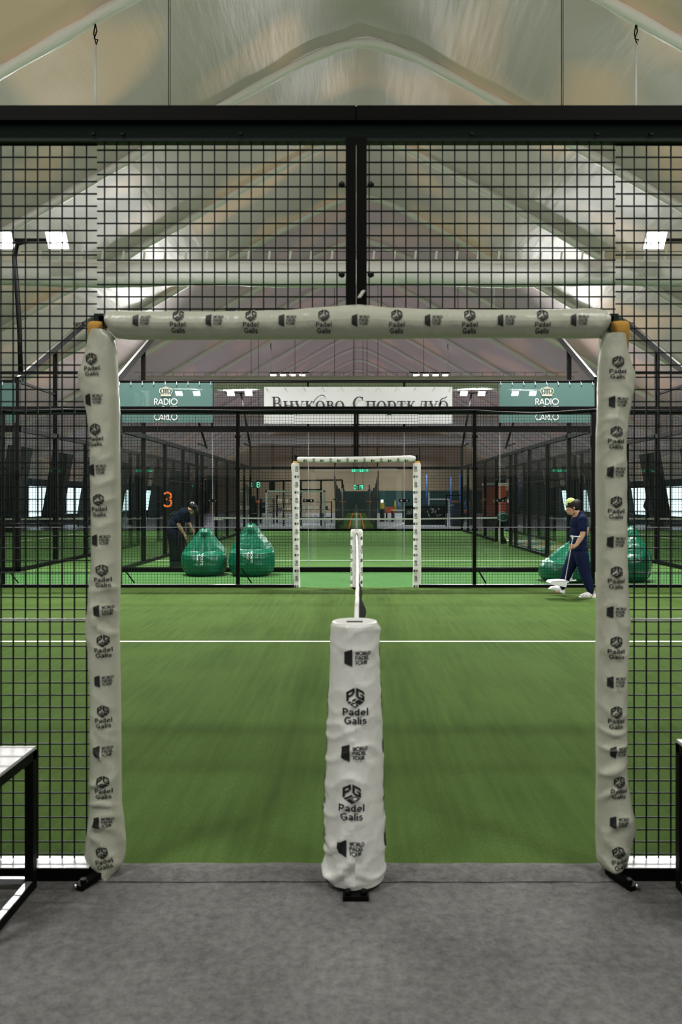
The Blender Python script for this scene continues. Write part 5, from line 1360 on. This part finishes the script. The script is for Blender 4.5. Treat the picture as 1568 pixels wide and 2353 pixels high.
def clock(x, y, z, w, h, txt, lbl, glow, hang):
    t = thing('led_clock', (x, y, z - h / 2), lbl, 'clock', 'green digital clocks')
    mb = MB(); mb.box(x - w / 2, x + w / 2, y, y + 0.06, z - h / 2, z + h / 2); mb.build('case', M['led_glow'] if glow else M['led_panel'], t)
    g = led(txt); mb = MB(); wd = max(a for a, _ in g.v) - min(a for a, _ in g.v)
    set_on(mb, g, (x, y - 0.006, z), (w * 0.9 / wd / (h * 0.8), 0, 0), (0, 0, 1), h * 0.8); mb.build('digits', M['led'], t)
    mb = MB()
    for dx in (-0.4, 0.4): mb.cyl((x + dx * w, y + 0.03, z + h / 2), (x + dx * w, y + 0.03, hang), 0.012, 6)
    mb.build('hanger', M['cable'], t)
clock(PX(828, 36.4), 36.4, PZ(1080, 36.4), 0.82, 0.19, '0 01', 'upper green digital clock under the far gate crossbar', True, roof_z(0) + 0.35)
clock(PX(825, 50), 50, PZ(1119.5, 50), 0.66, 0.34, '0:19', 'lower green digital clock between the netting curtains', False, roof_z(0) + 0.35)
clock(PX(586, 40), 40, PZ(1114, 40), 0.5, 0.34, '1 8', 'small green digital clock left of the far gate, above the dark trolley', False, roof_z(-5) + 0.35)

# goal
gx0, gx1, gy, gz = PX(612, 37.6), PX(746, 37.6), 37.6, 1.93
t = thing('goal', ((gx0 + gx1) / 2, gy, 0), 'white framed handball goal with a slack white net behind the far gate, left half', 'goal')
for x in (gx0, gx1): mb = MB(); mb.box(x - 0.04, x + 0.04, gy - 0.04, gy + 0.04, 0, gz); mb.build('post', M['white_paint'], t)
mb = MB(); mb.box(gx0 - 0.04, gx1 + 0.04, gy - 0.04, gy + 0.04, gz - 0.08, gz); mb.build('crossbar', M['white_paint'], t)
mb = MB()
for x in (gx0, gx1): mb.tube([(x, gy, gz - 0.02), (x, gy + 0.5, gz - 0.05), (x, gy + 1.0, 0.05), (x, gy, 0.03)], 0.018, 6)
mb.bar((gx0, gy + 1.0, 0.04), (gx1, gy + 1.0, 0.04), 0.03); mb.build('back_frame', M['white_paint'], t)
mb = MB()
def gnet(u, v):
    x = gx0 + (gx1 - gx0) * u; return Vector((x + 0.04 * sin(v * 9 + u * 4), gy + 0.25 + 0.65 * v + 0.08 * noise.noise(Vector((u * 4, v * 4, 0))), (gz - 0.06) * (1 - v) + 0.06 * noise.noise(Vector((u * 3, v * 3, 4)))))
for i in range(29):
    p = [gnet(i / 28, j / 18) for j in range(19)]
    for a, b2 in zip(p, p[1:]): mb.bar(a, b2, 0.007)
for j in range(19):
    p = [gnet(i / 28, j / 18) for i in range(29)]
    for a, b2 in zip(p, p[1:]): mb.bar(a, b2, 0.007)
mb.build('goal_net', M['print_white'], t)
# rig and racks
RY0 = 43.0
t = thing('exercise_rig', (PX(690, RY0), RY0, 0), 'black steel exercise rig with a long top bar behind the white goal', 'exercise rig')
for x in (592, 652, 692, 738, 787):
    mb = MB(); mb.box(PX(x, RY0) - 0.05, PX(x, RY0) + 0.05, RY0 - 0.05, RY0 + 0.05, 0, PZ(1103, RY0)); mb.build('upright', M['black'], t)
mb = MB(); mb.bar((PX(592, RY0), RY0, PZ(1106, RY0)), (PX(787, RY0), RY0, PZ(1103, RY0)), 0.09); mb.build('top_bar', M['black'], t)
mb = MB(); mb.bar((PX(692, RY0), RY0, PZ(1125, RY0)), (PX(738, RY0), RY0, PZ(1125, RY0)), 0.07); mb.build('cross_bar', M['black'], t)
mb = MB(); mb.box(PX(619, RY0), PX(632, RY0), RY0 - 0.1, RY0 + 0.1, PZ(1127, RY0), PZ(1106, RY0)); mb.build('pad', M['cable'], t)
def rack(x0, x1, y, h, n, lbl):
    a, c = PX(x0, y), PX(x1, y); t = thing('storage_rack', ((a + c) / 2, y, 0), lbl, 'rack', 'open racks by the back of the hall')
    for x in (a, c):
        for yy in (y, y + 0.5): mb = MB(); mb.box(x - 0.03, x + 0.03, yy - 0.03, yy + 0.03, 0, h); mb.build('upright', M['black'], t)
    for i in range(n): mb = MB(); z = 0.3 + (h - 0.35) * i / (n - 1); mb.box(a, c, y, y + 0.5, z - 0.02, z + 0.02); mb.build('shelf', M['black'], t)
    for i in range(n - 1):
        z = 0.32 + (h - 0.35) * i / (n - 1); x = a + 0.06
        while x < c - 0.3:
            w = random.uniform(0.2, 0.4); hh = random.uniform(0.15, 0.3); mb = MB(); mb.box(x, min(c - 0.05, x + w), y + 0.05, y + 0.42, z, z + hh)
            o = mb.build('storage_box', random.choice([M['tan_box'], M['pole_grey'], M['cable'], M['navy_booth'], M['tan_box']])); tag(o, random.choice(['tan', 'plain']) if False else 'small storage box on the %s' % lbl, 'box', 'boxes on the %s' % lbl); x += w + random.uniform(0.03, 0.3)
rack(636, 676, 47, 1.75, 4, 'black rack behind the left part of the goal')
rack(690, 762, 49, 1.35, 3, 'black rack behind the right part of the goal')
rack(598, 628, 46, 1.5, 4, 'black rack left of the goal net')
def crate_like(name, x0, x1, y, z0, z1, dep, m, lbl, cat, group=None):
    t = thing(name, (PX((x0 + x1) / 2, y), y, max(0, z0)), lbl, cat, group)
    mb = MB(); a, c = PX(x0, y), PX(x1, y); mb.box(a, c, y, y + dep, z0, z1); mb.build('body', m, t)
    return t, a, c
t, a, c = crate_like('trolley', 574, 591, 40.5, 0.12, 1.25, 0.5, M['cable'], 'dark upright trolley with an orange handle left of the goal', 'trolley')
mb = MB(); mb.prism([(a + 0.06, 1.25), (c - 0.08, 1.25), (c - 0.14, 1.66), (a + 0.12, 1.66)], lambda x, z, d: Vector((x, 40.55 + d, z)), 0.3); mb.build('hood', M['cable'], t)
mb = MB(); mb.ball((c + 0.05, 40.5, 1.36), (0.14, 0.06, 0.06), 10); mb.build('handle', M['orange'], t)
mb = MB(); mb.box(a, c, 40.48, 40.5, 0.72, 0.76); mb.build('trim_strip', M['zinc'], t)
for x in (a + 0.06, c - 0.06):
    mb = MB(); mb.cyl((x, 40.6, 0.06), (x, 40.66, 0.06), 0.06, 10); mb.build('wheel', M['cable'], t)
mb = MB(); mb.cyl((PX(570, 38.6), 38.6, 0), (PX(570, 38.6), 38.6, PZ(1138, 38.6)), 0.05, 8); tag(mb.build('post', M['pole_grey']), 'pale grey post left of the dark trolley', 'post')
# right half: bench, cones, light panel, printed barriers, counter, tubes
y = 52.0
t, a, c = crate_like('bench', 886, 909, y, 0.55, 0.95, 0.5, M['red'], 'long low red bench right of the green runner, far back', 'bench')
for x in (a + 0.1, c - 0.1): mb = MB(); mb.box(x - 0.04, x + 0.04, y, y + 0.5, 0, 0.55); mb.build('leg', M['black'], t)
for x, m, lbl in ((908.5, M['yellow'], 'yellow training cone beyond the red bench'), (917.5, M['blue'], 'blue training cone right of the yellow one')):
    t = thing('training_cone', (PX(x, 50), 50, 0), lbl, 'cone', 'training cones beyond the red bench')
    mb = MB(); mb.tube([(PX(x, 50), 50, 0.82), (PX(x, 50), 50, 1.42)], [0.105, 0.03], 12); mb.build('cone', m, t)
    mb = MB(); mb.box(PX(x, 50) - 0.12, PX(x, 50) + 0.12, 49.88, 50.12, 0.78, 0.82); mb.build('base', m, t)
t, a, c = crate_like('table', 900, 930, 49.6, 0.74, 0.78, 0.9, M['tan_box'], 'low table carrying the training cones', 'table')
for x in (a + 0.06, c - 0.06):
    for yy in (49.66, 50.4): mb = MB(); mb.box(x - 0.03, x + 0.03, yy - 0.03, yy + 0.03, 0, 0.74); mb.build('leg', M['black'], t)
t = thing('exit_light', (PX(878.5, 60), 60, PZ(1155, 60)), 'small bright white rectangle of light on the dark right wall', 'sign')
mb = MB(); mb.box(PX(875.5, 60), PX(881.5, 60), 60, 60.08, PZ(1155, 60), PZ(1148, 60)); mb.build('panel', emit_mat('white_panel', (1, 1, 1), 1.6), t)
mb = MB(); mb.box(PX(877, 60), PX(880, 60), 60.02, 60.06, 0, PZ(1155, 60)); mb.build('stand', M['black'], t)
t, a, c = crate_like('storage_box', 874, 884, 50.5, 0.85, 1.25, 0.4, M['yellow'], 'ochre box on a dark stand below the bright white rectangle', 'box')
mb = MB(); mb.box(a, c, 50.5, 50.9, 0, 0.85); mb.build('stand', M['cable'], t)
for (x0, x1, seed, lbl) in ((932, 950, 1, 'black case with a white leaf like print beside the right post of the far gate'), (968, 1024, 5, 'wide black case with a white star shaped print right of the far gate')):
    t, a, c = crate_like('equipment_case', x0, x1, 44, 0.0, 1.12, 0.8, M['cable'], lbl, 'case')
    g = G2(); rr = random.Random(seed)
    for i in range(9):
        an_ = rr.uniform(0, 6.28); L = rr.uniform(0.12, 0.3); cx_ = rr.uniform(-0.28, 0.28) * (c - a) / 1.3; cz_ = rr.uniform(-0.12, 0.2)
        g.stroke([(cx_, cz_), (cx_ + L * 0.5 * cos(an_) + 0.03, cz_ + L * 0.5 * sin(an_)), (cx_ + L * cos(an_ + 0.5), cz_ + L * sin(an_ + 0.5))], [0.02, 0.07, 0.015])
    g.v = [(max(-(c - a) / 2 + 0.03, min((c - a) / 2 - 0.03, p)), max(-0.4, min(0.38, q))) for p, q in g.v]
    mb = MB(); set_on(mb, g, ((a + c) / 2, 43.99, 0.68), (1, 0, 0), (0, 0, 1), 1); mb.build('print', M['pole_grey'], t)
t, a, c = crate_like('counter', 1040, 1086, 42, 0.0, 1.3, 1.0, M['navy_booth'], 'dark navy counter with an orange band right of the far gate', 'counter')
mb = MB(); mb.box(PX(1038, 41.98), PX(1053, 41.98), 41.95, 41.99, 1.33, 1.41); mb.build('orange_band', M['orange'], t)
mb = MB(); mb.box(PX(1033, 41.98), PX(1041, 41.98), 41.7, 42.0, 1.16, 1.19); mb.build('side_shelf', M['white_paint'], t)
mb = MB(); mb.bar((PX(1026, 41.5), 41.5, 0), (PX(1026, 41.5), 41.5, 1.72), 0.06); mb.bar((PX(1026, 41.5), 41.5, 1.7), (PX(1062, 41.5), 41.5, 1.7), 0.06); mb.bar((PX(1062, 41.5), 41.5, 0), (PX(1062, 41.5), 41.5, 1.7), 0.05)
tag(mb.build('frame_rack', M['black']), 'thin dark frame standing before the navy counter', 'rack')
for i, (x, ya, yb, lbl) in enumerate(((981, 1090, 1163, 'tall blue tube nearest the far gate'), (1037, 1095, 1142, 'middle one of the three blue tubes'), (1058, 1090, 1118, 'blue tube nearest the navy counter'))):
    yy = 46 + i; mb = MB(); mb.cyl((PX(x, yy), yy, 0.0), (PX(x, yy), yy, PZ(ya, yy)), 0.05, 10); tag(mb.build('blue_tube', M['blue']), lbl, 'tube', 'blue upright tubes')
yy = 55; t = thing('goal', (PX(1012, yy), yy, 0), 'pale framed small goal behind the printed black case', 'goal')
for x in (986, 1032): mb = MB(); mb.bar((PX(x, yy), yy, 0), (PX(x, yy), yy, PZ(1130 if x < 1000 else 1147, yy)), 0.08); mb.build('post', M['white_paint'], t)
mb = MB(); mb.bar((PX(986, yy), yy, PZ(1147, yy)), (PX(1032, yy), yy, PZ(1147, yy)), 0.1); mb.build('crossbar', M['white_paint'], t)
# kiosk and mats beyond the right side mesh of the middle court
y = 40.0; a, c = PX(1116, y), PX(1170, y)
t = thing('kiosk', ((a + c) / 2, y, 0), 'red orange kiosk seen through the right side mesh of the middle court', 'kiosk')
mb = MB(); mb.box(a, c, y, y + 0.9, 0.6, PZ(1116, y)); mb.build('body', M['red'], t)
mb = MB(); mb.box(a - 0.02, c + 0.02, y - 0.02, y + 0.92, PZ(1116, y), PZ(1110, y)); mb.build('top_band', M['print_white'], t)
mb = MB(); mb.prism([(PX(1134, y), PZ(1154, y)), (PX(1157, y), PZ(1154, y)), (PX(1170, y), PZ(1140, y)), (PX(1170, y), PZ(1147, y)), (PX(1157, y), PZ(1143, y)), (PX(1134, y), PZ(1149, y))], lambda x, z, d: Vector((x, y - 0.012 + d, z)), 0.01); mb.build('white_swoosh', M['print_white'], t)
mb = MB(); mb.box(a, c, y, y + 0.9, 0, 0.6); mb.build('plinth', M['cable'], t)
def mat_grid(x0, x1, y0, y1, lbl):
    mb = MB(); n = 6; k = 4
    for i in range(n):
        for j in range(k):
            mb.box(x0 + (x1 - x0) * i / n, x0 + (x1 - x0) * (i + 1) / n, y0 + (y1 - y0) * j / k, y0 + (y1 - y0) * (j + 1) / k, 0.003, 0.045, (i + j) % 2)
    tag(mb.build('foam_mat', [M['teal_mat'], M['yellow']]), lbl, 'mat', 'chequered foam mats beside the middle court')
mat_grid(5.3, 6.9, 22.0, 24.6, 'nearer chequered yellow and teal foam mat, right of the middle court')
mat_grid(5.3, 6.9, 25.2, 27.4, 'farther chequered yellow and teal foam mat, right of the middle court')
# low dark furniture along the left windows
for i, (x, y, w) in enumerate(((-15.4, 38.6, 2.4), (-15.2, 44.0, 2.6), (-14.9, 50.0, 2.8))):
    t = thing('low_table', (x, y, 0), 'low dark table under the %s bright window past the left gate post' % ('nearest', 'second', 'third')[i], 'table', 'low tables under the left windows')
    mb = MB(); mb.box(x - 0.5, x + 0.5, y, y + w, 0.66, 0.72); mb.build('top', M['cable'], t)
    for dx in (-0.42, 0.42):
        for dy in (0.1, w - 0.1): mb = MB(); mb.box(x + dx - 0.03, x + dx + 0.03, y + dy - 0.03, y + dy + 0.03, 0, 0.66); mb.build('leg', M['black'], t)
